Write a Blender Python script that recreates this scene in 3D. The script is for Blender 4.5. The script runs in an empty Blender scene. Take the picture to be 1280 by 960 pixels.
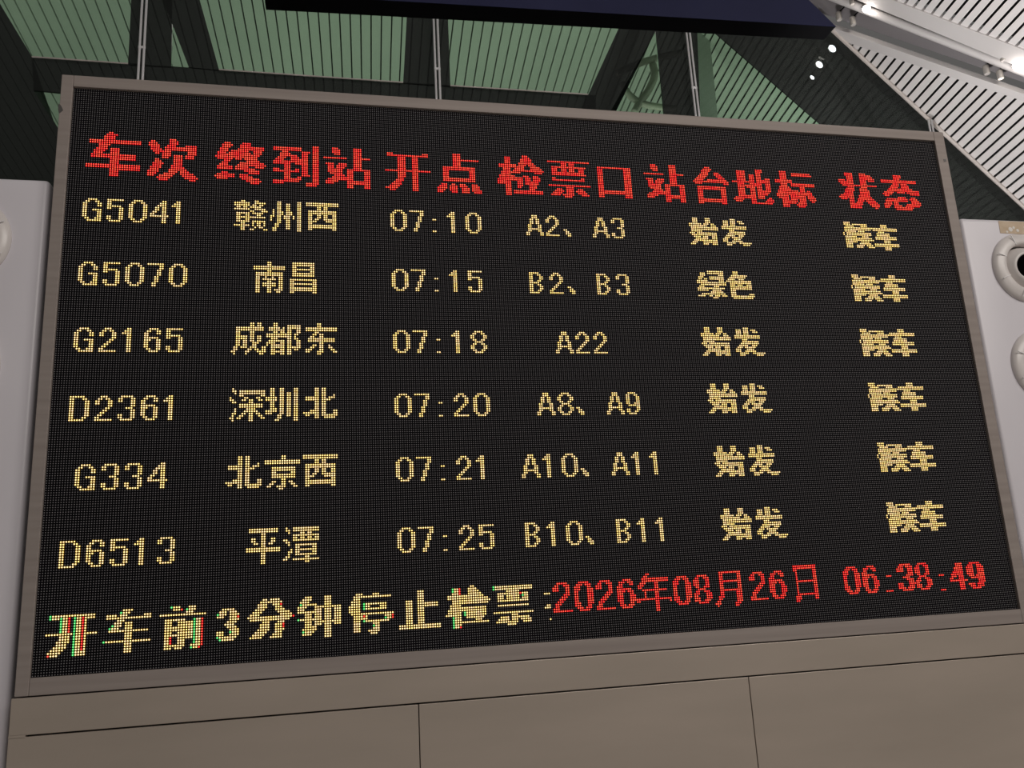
import bpy, bmesh, math, random
import numpy as np
from mathutils import Vector, Matrix
random.seed(7)
SC = bpy.context.scene
COL = SC.collection
C = bpy.data.objects

# ------------------------------------------------------------ camera
CAM = np.array([0.87542892, -2.85323823, 1.60049854])
R = np.array([[0.97825229, -0.20062299, -0.05265813],
              [-0.00445419, 0.2334961, -0.97234754],
              [0.20737074, 0.95143575, 0.22752449]])      # rows: right, down, forward
FPX = 1057.7734
cam_data = bpy.data.cameras.new('camera'); cam = C.new('camera', cam_data); COL.objects.link(cam)
cam_data.sensor_fit = 'HORIZONTAL'; cam_data.sensor_width = 36; cam_data.lens = FPX / 1280 * 36
cam_data.clip_start = 0.05; cam_data.clip_end = 200
Mx = Matrix([[R[0][i], -R[1][i], -R[2][i], CAM[i]] for i in range(3)] + [[0, 0, 0, 1]])
cam.matrix_world = Mx
SC.camera = cam

# ------------------------------------------------------------ world, lamps, exposure
SC.view_settings.view_transform = 'Standard'; SC.view_settings.look = 'None'
SC.view_settings.gamma = 1; SC.view_settings.use_curve_mapping = False
SC.view_settings.exposure = 0.0
W = bpy.data.worlds.new('hall_air'); SC.world = W; W.use_nodes = True
bg = W.node_tree.nodes['Background']; bg.inputs[0].default_value = (1.0, 0.965, 0.93, 1); bg.inputs[1].default_value = 0.10

def area_lamp(name, loc, target, size, size_y, power, color, spread=180):
    l = bpy.data.lights.new(name, 'AREA'); l.shape = 'RECTANGLE'; l.size = size; l.size_y = size_y
    l.energy = power; l.color = color; l.spread = math.radians(spread)
    o = C.new(name, l); COL.objects.link(o); o.location = loc
    o.rotation_euler = (Vector(target) - Vector(loc)).to_track_quat('-Z', 'Y').to_euler()
    return o
area_lamp('hall_ceiling_lamp', (5.5, -7.5, 6.3), (2.2, 0, 2.0), 7, 3, 400, (1.0, 0.93, 0.87))
area_lamp('near_ceiling_fill', (3.25, 0.90, 1.8), (5.4, 0.9, 3.1), .8, .4, 125, (1.0, 0.97, 0.96), 110)  # added fill lamp, unseen behind the board, brightens the near slats
area_lamp('far_ceiling_fill', (1.0, 4.6, 1.0), (1.0, 8.5, 9.0), 7, 1.5, 130, (1.0, 0.97, 0.92))  # added unseen fill beyond the glass, lights the far slats from below
area_lamp('far_side_fill', (5.5, 4.4, 1.2), (5.0, 6.0, 7.0), 2, 1, 60, (1.0, 0.97, 0.92))  # another added unseen fill, for the slats beyond the glass at right

# ------------------------------------------------------------ projection helpers (pixel of the 1280x960 frame -> point of a plane)
def ray(u, v): return np.array([(u - 640) / FPX, (v - 480) / FPX, 1.0]) @ R
def on_y(u, v, y):
    d = ray(u, v); return CAM + d * (y - CAM[1]) / d[1]
def on_plane(n, p0, u, v):
    d = ray(u, v); return CAM + d * (np.dot(n, p0 - CAM) / np.dot(n, d))

# ------------------------------------------------------------ materials
def mat(name, color=(.5, .5, .5), rough=.5, metal=0.0, spec=.5):
    m = bpy.data.materials.new(name); m.use_nodes = True
    b = m.node_tree.nodes['Principled BSDF']
    b.inputs['Base Color'].default_value = (*color, 1); b.inputs['Roughness'].default_value = rough
    b.inputs['Metallic'].default_value = metal; b.inputs['Specular IOR Level'].default_value = spec
    return m
def N(m, t, **kw):
    n = m.node_tree.nodes.new(t)
    for k, v in kw.items(): setattr(n, k, v)
    return n
def worn(m, c0, c1, scale=(3, 3, 3), detail=6, lo=.35, hi=.7, bump=.0, bscale=40):
    """a little uneven colour (dirt, brushing) on a principled material"""
    nt = m.node_tree; b = nt.nodes['Principled BSDF']
    tc = N(m, 'ShaderNodeTexCoord'); mp = N(m, 'ShaderNodeMapping'); mp.inputs['Scale'].default_value = scale
    nz = N(m, 'ShaderNodeTexNoise'); nz.inputs['Scale'].default_value = 1.0; nz.inputs['Detail'].default_value = detail
    cr = N(m, 'ShaderNodeValToRGB')
    cr.color_ramp.elements[0].position = lo; cr.color_ramp.elements[0].color = (*c0, 1)
    cr.color_ramp.elements[1].position = hi; cr.color_ramp.elements[1].color = (*c1, 1)
    nt.links.new(tc.outputs['Object'], mp.inputs['Vector']); nt.links.new(mp.outputs[0], nz.inputs['Vector'])
    nt.links.new(nz.outputs['Fac'], cr.inputs[0]); nt.links.new(cr.outputs[0], b.inputs['Base Color'])
    if bump:
        n2 = N(m, 'ShaderNodeTexNoise'); n2.inputs['Scale'].default_value = bscale
        bp = N(m, 'ShaderNodeBump'); bp.inputs['Strength'].default_value = bump; bp.inputs['Distance'].default_value = .002
        nt.links.new(tc.outputs['Object'], n2.inputs['Vector']); nt.links.new(n2.outputs['Fac'], bp.inputs['Height'])
        nt.links.new(bp.outputs[0], b.inputs['Normal'])
    return m

M = {}
M['frame'] = worn(mat('brushed_taupe_metal', rough=.6, metal=.1, spec=.25), (.285, .245, .225), (.345, .30, .275), (.8, 5, 40))
M['clad'] = worn(mat('taupe_cladding_sheet', rough=.38, metal=.25), (.42, .36, .305), (.475, .405, .345), (1.2, 1, 6))
M['seam'] = mat('black_joint', (.01, .01, .01), .8)
M['white'] = worn(mat('white_lacquered_steel', rough=.35), (.68, .655, .70), (.74, .715, .76), (2, 2, 1))
M['nozzle'] = worn(mat('cream_plastic', rough=.3), (.66, .62, .60), (.74, .70, .68), (9, 9, 9))
M['hole'] = mat('black_duct', (.012, .010, .010), .6)
M['tape'] = worn(mat('beige_tape', rough=.6), (.50, .38, .26), (.62, .50, .37), (30, 30, 30), lo=.3, hi=.75)
M['glue'] = mat('white_glue_trace', (.75, .72, .68), .7)
M['steel'] = mat('bright_steel', (.86, .85, .86), .35, .1)
M['navy'] = worn(mat('navy_sign_face', rough=.6, spec=.15), (.014, .016, .050), (.018, .020, .060), (2, 2, 2))
M['black'] = mat('black_paint_and_shade', (.006, .006, .007), .9, spec=.1)  # paint of hangers and brackets; on the sign body it stands for shade
M['slat'] = worn(mat('white_ceiling_slat', rough=.55), (.66, .63, .62), (.74, .71, .70), (.6, .6, .6))
M['fslat'] = worn(mat('far_ceiling_slat', rough=.6), (.60, .62, .59), (.70, .72, .68), (.5, .5, .5))
M['fvoid'] = mat('far_ceiling_void', (.10, .105, .10), .9)
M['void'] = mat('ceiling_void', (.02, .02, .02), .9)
M['band'] = worn(mat('grey_ceiling_band', rough=.5), (.60, .57, .56), (.67, .64, .63), (1.5, 1.5, 1.5))
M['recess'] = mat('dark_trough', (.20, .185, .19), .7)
M['lampcan'] = mat('grey_lamp_can', (.42, .39, .36), .35, .3)
M['truss'] = worn(mat('grey_brown_steel', rough=.6), (.52, .47, .44), (.60, .55, .51), (4, 4, 4))
M['wall'] = mat('dark_wall', (.05, .055, .055), .7)
M['floor'] = worn(mat('pale_granite', rough=.15), (.45, .43, .40), (.56, .54, .51), (30, 30, 30))
M['rear'] = mat('dark_housing', (.10, .095, .09), .5, .3)

def emit(name, color, strength):
    m = bpy.data.materials.new(name); m.use_nodes = True; nt = m.node_tree; nt.nodes.clear()
    e = nt.nodes.new('ShaderNodeEmission'); e.inputs[0].default_value = (*color, 1); e.inputs[1].default_value = strength
    o = nt.nodes.new('ShaderNodeOutputMaterial'); nt.links.new(e.outputs[0], o.inputs[0])
    return m
def led(name, c0, c1, strength):
    """light-emitting diode: hue drifts a little from diode to diode"""
    m = emit(name, c0, strength); nt = m.node_tree; e = [n for n in nt.nodes if n.type == 'EMISSION'][0]
    tc = N(m, 'ShaderNodeTexCoord'); nz = N(m, 'ShaderNodeTexNoise'); nz.inputs['Scale'].default_value = 55; nz.inputs['Detail'].default_value = 2
    cr = N(m, 'ShaderNodeValToRGB'); cr.color_ramp.elements[0].position = .38; cr.color_ramp.elements[1].position = .62
    cr.color_ramp.elements[0].color = (*c0, 1); cr.color_ramp.elements[1].color = (*c1, 1)
    nt.links.new(tc.outputs['Object'], nz.inputs['Vector']); nt.links.new(nz.outputs['Fac'], cr.inputs[0]); nt.links.new(cr.outputs[0], e.inputs[0])
    m.cycles.emission_sampling = 'NONE'
    return m
LED = {
 'y': (led('led_yellow_core', (1.0, .71, .24), (1.0, .67, .35), 2.6), led('led_yellow_lens', (.26, .13, .010), (.22, .14, .015), .8)),
 'r': (led('led_red_core', (1.0, .042, .035), (1.0, .10, .055), 2.5), led('led_red_lens', (.40, .002, .010), (.36, .003, .004), .8)),
 'g': (led('led_green_core', (.25, 1.0, .30), (.15, .95, .25), 1.6), led('led_green_lens', (.02, .45, .08), (.02, .40, .06), .8)),
}
M['spot_on'] = emit('lit_lamp', (1.0, .93, .85), 14)
M['spot_dim'] = emit('dim_lamp', (1.0, .90, .78), 2.2)
M['reflection_on'] = emit('reflection_glow', (.95, .95, 1.0), 60)  # glow of the imitated lamp reflections

def glass(name, tint, gloss):
    m = bpy.data.materials.new(name); m.use_nodes = True; nt = m.node_tree; nt.nodes.clear()
    t = nt.nodes.new('ShaderNodeBsdfTransparent'); t.inputs[0].default_value = (*tint, 1)
    g = nt.nodes.new('ShaderNodeBsdfGlossy'); g.inputs['Roughness'].default_value = .03; g.inputs[0].default_value = (.9, .95, .92, 1)
    fr = nt.nodes.new('ShaderNodeFresnel'); fr.inputs[0].default_value = gloss
    mx = nt.nodes.new('ShaderNodeMixShader'); o = nt.nodes.new('ShaderNodeOutputMaterial')
    nt.links.new(fr.outputs[0], mx.inputs[0]); nt.links.new(t.outputs[0], mx.inputs[1]); nt.links.new(g.outputs[0], mx.inputs[2]); nt.links.new(mx.outputs[0], o.inputs[0])
    return m
M['glass'] = glass('green_tinted_glass', (.70, .84, .72), 1.25)
M['dglass'] = glass('dark_tinted_glass', (.34, .36, .35), 1.15)
_nt = M['dglass'].node_tree; _mx = [n for n in _nt.nodes if n.type == 'MIX_SHADER'][0]                # smoky body of the dark glass
_df = _nt.nodes.new('ShaderNodeBsdfDiffuse'); _df.inputs[0].default_value = (.038, .042, .040, 1)
_m2 = _nt.nodes.new('ShaderNodeMixShader'); _m2.inputs[0].default_value = .5
_tr = [n for n in _nt.nodes if n.type == 'BSDF_TRANSPARENT'][0]
_nt.links.new(_tr.outputs[0], _m2.inputs[1]); _nt.links.new(_df.outputs[0], _m2.inputs[2]); _nt.links.new(_m2.outputs[0], _mx.inputs[1])

# screen face: black mask with the grey dots of the unlit diodes, one per pitch
PITCH = 0.00762; NC, NR = 448, 256; ZB = 1.4; YS = 0.012
m = mat('led_mask', (.006, .006, .007), .7, spec=.05); M['mask'] = m
nt = m.node_tree; b = nt.nodes['Principled BSDF']
tc = N(m, 'ShaderNodeTexCoord'); sep = N(m, 'ShaderNodeSeparateXYZ'); nt.links.new(tc.outputs['Object'], sep.inputs[0])
def mth(op, a, bb=None):
    n = N(m, 'ShaderNodeMath', operation=op)
    for i, x in enumerate((a, bb)):
        if x is None: continue
        if isinstance(x, (int, float)): n.inputs[i].default_value = x
        else: nt.links.new(x, n.inputs[i])
    return n.outputs[0]
def cell(axis): return mth('SUBTRACT', mth('FRACT', mth('DIVIDE', sep.outputs[axis], PITCH)), .5)
cx, cz = cell('X'), cell('Z')
dist = mth('SQRT', mth('ADD', mth('MULTIPLY', cx, cx), mth('MULTIPLY', cz, cz)))
mr = N(m, 'ShaderNodeMapRange'); mr.inputs['From Min'].default_value = .25; mr.inputs['From Max'].default_value = .18; nt.links.new(dist, mr.inputs['Value'])
mc = N(m, 'ShaderNodeMix', data_type='RGBA'); nt.links.new(mr.outputs[0], mc.inputs[0])
mc.inputs[6].default_value = (.002, .0018, .0026, 1); mc.inputs[7].default_value = (.215, .205, .215, 1)
nt.links.new(mc.outputs[2], b.inputs['Base Color'])

# ------------------------------------------------------------ mesh helpers
def link(name, bm, mats, parent=None, smooth=False):
    me = bpy.data.meshes.new(name); bmesh.ops.recalc_face_normals(bm, faces=bm.faces); bm.to_mesh(me); bm.free()
    o = C.new(name, me); COL.objects.link(o)
    for mm in (mats if isinstance(mats, (list, tuple)) else [mats]): me.materials.append(mm)
    if smooth:
        for p in me.polygons: p.use_smooth = True
    if parent is not None:
        o.parent = parent; o.matrix_parent_inverse = Matrix.Translation(-Vector(parent.location))
    return o
def thing(name, label, cat, loc, group=None):
    o = C.new(name, None); COL.objects.link(o); o.location = loc; o.empty_display_size = .1
    o['label'] = label; o['category'] = cat
    if group: o['group'] = group
    return o
def structure(o):
    o['kind'] = 'structure'; return o
def box(bm, x0, x1, y0, y1, z0, z1, bevel=0, seg=2):
    g = bmesh.ops.create_cube(bm, size=1)['verts']
    for v in g: v.co = Vector(((x0 + x1) / 2 + v.co.x * (x1 - x0), (y0 + y1) / 2 + v.co.y * (y1 - y0), (z0 + z1) / 2 + v.co.z * (z1 - z0)))
    if bevel:
        es = list({e for v in g for e in v.link_edges}); bmesh.ops.bevel(bm, geom=es, offset=bevel, segments=seg, affect='EDGES', profile=.5)
def slab(bm, pts, off):
    """polygon of 3D points thickened along the vector off"""
    v0 = [bm.verts.new(Vector(p)) for p in pts]; v1 = [bm.verts.new(Vector(p) + Vector(off)) for p in pts]; n = len(pts)
    f = [bm.faces.new(v0), bm.faces.new(v1[::-1])]
    for i in range(n): bm.faces.new((v0[i], v0[(i + 1) % n], v1[(i + 1) % n], v1[i]))
    if n > 4: bmesh.ops.triangulate(bm, faces=f)
def obox(bm, o, a, bb, cc):
    """oriented box: corner o and three edge vectors"""
    o, a, bb, cc = Vector(o), Vector(a), Vector(bb), Vector(cc)
    slab(bm, [o, o + a, o + a + bb, o + bb], cc)
def tube(bm, pts, r, seg=12, cap=True):
    pts = [Vector(p) for p in pts]; rings = []
    for i, p in enumerate(pts):
        t = (pts[min(i + 1, len(pts) - 1)] - pts[max(i - 1, 0)]).normalized()
        u = t.orthogonal().normalized() if i == 0 else (u - t * u.dot(t)).normalized()
        w = t.cross(u)
        rings.append([bm.verts.new(p + (u * math.cos(2 * math.pi * k / seg) + w * math.sin(2 * math.pi * k / seg)) * r) for k in range(seg)])
    for a, bb in zip(rings, rings[1:]):
        for k in range(seg): bm.faces.new((a[k], a[(k + 1) % seg], bb[(k + 1) % seg], bb[k]))
    if cap: bm.faces.new(rings[0]); bm.faces.new(rings[-1])
def lathe(bm, prof, center, axis, seg=48):
    """profile of (radius, height along axis)"""
    ax = Vector(axis).normalized(); u = ax.orthogonal().normalized(); w = ax.cross(u); ctr = Vector(center); rings = []
    for r, h in prof:
        if r < 1e-6: rings.append([bm.verts.new(ctr + ax * h)])
        else: rings.append([bm.verts.new(ctr + ax * h + (u * math.cos(2 * math.pi * k / seg) + w * math.sin(2 * math.pi * k / seg)) * r) for k in range(seg)])
    for a, bb in zip(rings, rings[1:]):
        if len(a) == 1 and len(bb) == 1: continue
        for k in range(seg):
            q = [a[0]] if len(a) == 1 else [a[k], a[(k + 1) % seg]]
            q += [bb[0]] if len(bb) == 1 else [bb[(k + 1) % seg], bb[k]]
            bm.faces.new(q)

# ============================================================ SETTING
# floor of the hall
bm = bmesh.new(); box(bm, -9, 12, -9, 14, -.1, 0); structure(link('floor', bm, M['floor']))
# solid lower part of the glass wall, behind board and columns
YG = 3.5
bm = bmesh.new(); box(bm, -6, 9, YG, YG + .15, 0, 4.58); structure(link('wall_back', bm, M['wall']))

# --- sloping slatted ceiling: the line where it meets the glass wall, and the way its slats run
PA, PB = on_y(1040, 40, YG), on_y(1280, 262, YG)
D1 = ray(465, 880); D1 /= np.linalg.norm(D1)                      # along the slats, away from the camera
BV = (PB - PA) / np.linalg.norm(PB - PA)
NA = np.cross(D1, BV); NA /= np.linalg.norm(NA)
if NA[2] > 0: NA = -NA                                             # points down into the hall
E2 = np.cross(NA, D1); E2 /= np.linalg.norm(E2)
if np.dot(E2, BV) < 0: E2 = -E2
def ea(u, v):
    p = on_plane(NA, PA, u, v) - PA; return np.dot(p, D1), np.dot(p, E2)
def pa(s, t, h=0.0): return PA + D1 * s + E2 * t + NA * h         # h > 0 hangs below the ceiling face
BS = np.dot(BV, D1) / np.dot(BV, E2)                               # boundary: s = BS * t
t0 = ea(1067, 54)[1]; pitch = (ea(1270, 123)[1] - t0) / 18
def line_st(p, q):                                                 # straight line of the ceiling face through two pixels: s as a function of t
    (s0, a0), (s1, a1) = ea(*p), ea(*q); k = (s1 - s0) / (a1 - a0); return lambda t: s0 + (t - a0) * k
L1 = line_st((1135, 6), (1280, 61)); L2 = line_st((1135, 25), (1210, 56)); L3 = line_st((1135, 31), (1210, 61))
L4 = line_st((1135, 44), (1210, 73)); L5 = line_st((1135, 66), (1210, 92)); L6 = line_st((1135, 77), (1210, 102))
bnd = lambda t: BS * t
def slats(name, t_from, t_to, s_a, s_b, m, wid=.74):
    bm = bmesh.new(); k0 = math.floor((t_from - t0) / pitch); k1 = math.ceil((t_to - t0) / pitch)
    for k in range(k0, k1):
        ta = t0 + k * pitch + pitch * .14; tb = ta + pitch * wid
        q = [pa(s_a(ta), ta), pa(s_a(tb), tb), pa(s_b(tb), tb), pa(s_b(ta), ta)]
        slab(bm, q, -NA * .03)
    return structure(link(name, bm, m))
T0, T1 = ea(1000, -40)[1] - .3, ea(1280, 262)[1] + 1.6
slats('ceiling', T0, T1, bnd, L6, M['slat'])
slats('ceiling_upper', T0 - .6, T1, L1, lambda t: L1(t) - 3.0, M['slat'])
slats('ceiling_beyond', ea(900, 60)[1] - .9, T1, lambda t: bnd(t) + .12, lambda t: bnd(t) + 5.5, M['fslat'])
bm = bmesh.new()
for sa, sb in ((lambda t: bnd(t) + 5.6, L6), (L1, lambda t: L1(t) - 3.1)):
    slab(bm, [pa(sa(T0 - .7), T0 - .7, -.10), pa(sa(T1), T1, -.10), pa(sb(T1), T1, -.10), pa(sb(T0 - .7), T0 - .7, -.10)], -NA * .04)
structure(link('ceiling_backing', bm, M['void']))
# lighting trough: flat bands either side, a rounded rail and a dark recess between
def strip(name, la, lb, h, thick, m):
    bm = bmesh.new(); ta, tb = T0 - .7, T1
    slab(bm, [pa(la(ta), ta, h), pa(la(tb), tb, h), pa(lb(tb), tb, h), pa(lb(ta), ta, h)], -NA * thick)
    return structure(link(name, bm, m))
strip('trim_1', L1, L2, .015, .06, M['band'])
strip('trim_2', L5, L6, .015, .06, M['band'])
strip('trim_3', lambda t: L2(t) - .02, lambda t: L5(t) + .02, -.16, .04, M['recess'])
bm = bmesh.new()
pts_ = [pa((L3(t) + L4(t)) / 2, t, -.045) for t in np.linspace(T0 - .7, T1, 12)]
rr_ = abs(L4(1.0) - L3(1.0)) * .42
tube(bm, pts_, min(rr_, .09), 16)
structure(link('trim_4', bm, M['band'], smooth=True))

# --- far ceiling seen through the green panes
PBp = CAM + ray(400, 60) / np.linalg.norm(ray(400, 60)) * 11.0
NB = np.cross(D1, np.array([1.0, 0, 0])); NB /= np.linalg.norm(NB)
if NB[2] > 0: NB = -NB
F2 = np.cross(NB, D1); F2 /= np.linalg.norm(F2)
if F2[0] < 0: F2 = -F2
def eb(u, v):
    p = on_plane(NB, PBp, u, v) - PBp; return np.dot(p, D1), np.dot(p, F2)
ub0 = eb(331, 20)[1]; pb = eb(344.4, 20)[1] - ub0
bm = bmesh.new(); bm2 = bmesh.new()
k0 = math.floor((eb(-160, 60)[1] - ub0) / pb); k1 = math.ceil((eb(842, 60)[1] - ub0) / pb)
sn, sf = eb(400, -150)[0], eb(400, 300)[0]
yn = lambda s, t: PBp + D1 * s + F2 * t
for k in range(k0, k1):
    ta = ub0 + k * pb + .1 * pb; tb = ta + .86 * pb
    slab(bm, [yn(sn, ta), yn(sn, tb), yn(sf, tb), yn(sf, ta)], -NB * .04)
structure(link('ceiling_far', bm, M['fslat']))
ta, tb = ub0 + k0 * pb - .2, ub0 + k1 * pb + .2
slab(bm2, [yn(sn, ta) - NB * .12, yn(sn, tb) - NB * .12, yn(sf, tb) - NB * .12, yn(sf, ta) - NB * .12], -NB * .04)
structure(link('ceiling_far_backing', bm2, M['fvoid']))

# --- glass wall: green panes and dark tinted bands
def pane(name, px, y, m, thick=.02):
    bm = bmesh.new(); slab(bm, [on_y(u, v, y) for u, v in px], (0, thick, 0)); return structure(link(name, bm, m))
panes = [[(-39, -60), (167, -60), (160, 80), (40, 71)], [(42, 113), (180, 122), (180, 330), (112, 225)],
         [(216, 32), (236, 84), (214, 83)], [(233, -60), (513, -60), (504, 104), (274, 88)],
         [(557, -60), (817, -60), (735, 119), (563, 108)], [(819, 40), (832, 150), (757, 150)],
         [(868, -20), (872, 33), (885, 33), (1045, 172), (877, 172)]]
for i, p_ in enumerate(panes): pane('window_%d' % (i + 1), p_, YG, M['glass'])
dark = [[(-700, -60), (-39, -60), (40, 71), (42, 113), (67, 151), (112, 225), (112, 330), (-700, 330)],
        [(40, 71), (745, 119), (745, 185), (42, 113)],
        [(167, -60), (216, -60), (214, 84), (160, 81)], [(181, -60), (233, -60), (274, 88), (236, 84)],
        [(513, -60), (557, -60), (563, 108), (504, 104)],
        [(817, -60), (874, -60), (819, 40), (757, 150), (745, 190), (700, 190), (735, 119)],
        [(820, 40), (820, -60), (868, -60), (877, 190), (834, 190)],
        [(874, -60), (935, -60), (1040, 41), (1290, 273), (1400, 376), (1400, 520), (1180, 520), (1045, 172), (885, 33)]]
for i, p_ in enumerate(dark): pane('window_%d' % (i + 8), p_, YG - .012 - .004 * i, M['dglass'], .012)
# thin bright sill edges under the panes
bm = bmesh.new()
for (a, b_) in (((40, 71), (160, 79.5)), ((274, 87), (504, 103)), ((563, 107), (735, 118))):
    A_, B_ = on_y(*a, YG - .05), on_y(*b_, YG - .05); tube(bm, [A_, B_], .006, 8)
structure(link('trim_5', bm, M['truss']))
# plain light strip seen at the left of the last green pane
bm = bmesh.new(); slab(bm, [on_y(u, v, YG + 1.1) for u, v in ((866, 10), (881, 10), (886, 35), (900, 175), (878, 175))], (0, .03, 0)); structure(link('trim_7', bm, M['fslat']))
# slim metal edge where glass wall and ceiling meet
bm = bmesh.new(); tube(bm, [PA + BV * -.2 + np.array([0, -.03, -.02]), PB + BV * 1.2 + np.array([0, -.03, -.02])], .018, 10)
structure(link('trim_6', bm, M['truss']))

# ============================================================ DEPARTURE BOARD
WD, HT = NC * PITCH, NR * PITCH
bx0, bx1, bz0, bz1 = -.038, WD + .048, ZB - .050, ZB + HT + .043
board = thing('departure_board', 'large LED departure board with red headings and yellow train rows in taupe frame', 'departure board', (WD / 2, .15, ZB))
bm = bmesh.new(); box(bm, bx0 + .004, bx1 - .004, .03, .28, bz0 + .002, bz1 - .004); link('housing', bm, M['rear'], board)
def bar(pts):
    bm = bmesh.new(); slab(bm, [(x, 0, z) for x, z in pts], (0, .06, 0))
    bmesh.ops.bevel(bm, geom=list(bm.edges), offset=.002, segments=2, affect='EDGES', profile=.5)
    return link('frame_bar', bm, M['frame'], board)
g_ = .0004
bar([(g_, bz1), (WD - g_, bz1), (WD - g_, ZB + HT), (g_, ZB + HT)])
bar([(g_, bz0), (WD - g_, bz0), (WD - g_, ZB), (g_, ZB)])
bar([(bx0, bz0), (0, bz0), (0, bz1), (bx0, bz1)])
bar([(bx1, bz0), (WD, bz0), (WD, bz1), (bx1, bz1)])
for px_ in ([(73.5, 129), (77, 133), (79, 138), (74, 142), (72.5, 137)], [(1179, 199), (1182, 199), (1183, 202), (1180, 202.5)]):   # chipped paint
    bm = bmesh.new(); slab(bm, [on_y(u, v, 0) for u, v in px_], (0, -.0006, 0)); link('paint_chip', bm, M['rear'], board)
bm = bmesh.new(); box(bm, 0, WD, YS, YS + .02, 0, HT)
screen = link('screen', bm, M['mask'], None)
screen.parent = board; screen.matrix_parent_inverse = Matrix.Translation(-Vector(board.location)); screen.location = (0, 0, ZB)
screen['label'] = 'black LED screen with a fine grid of unlit grey dots'

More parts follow.
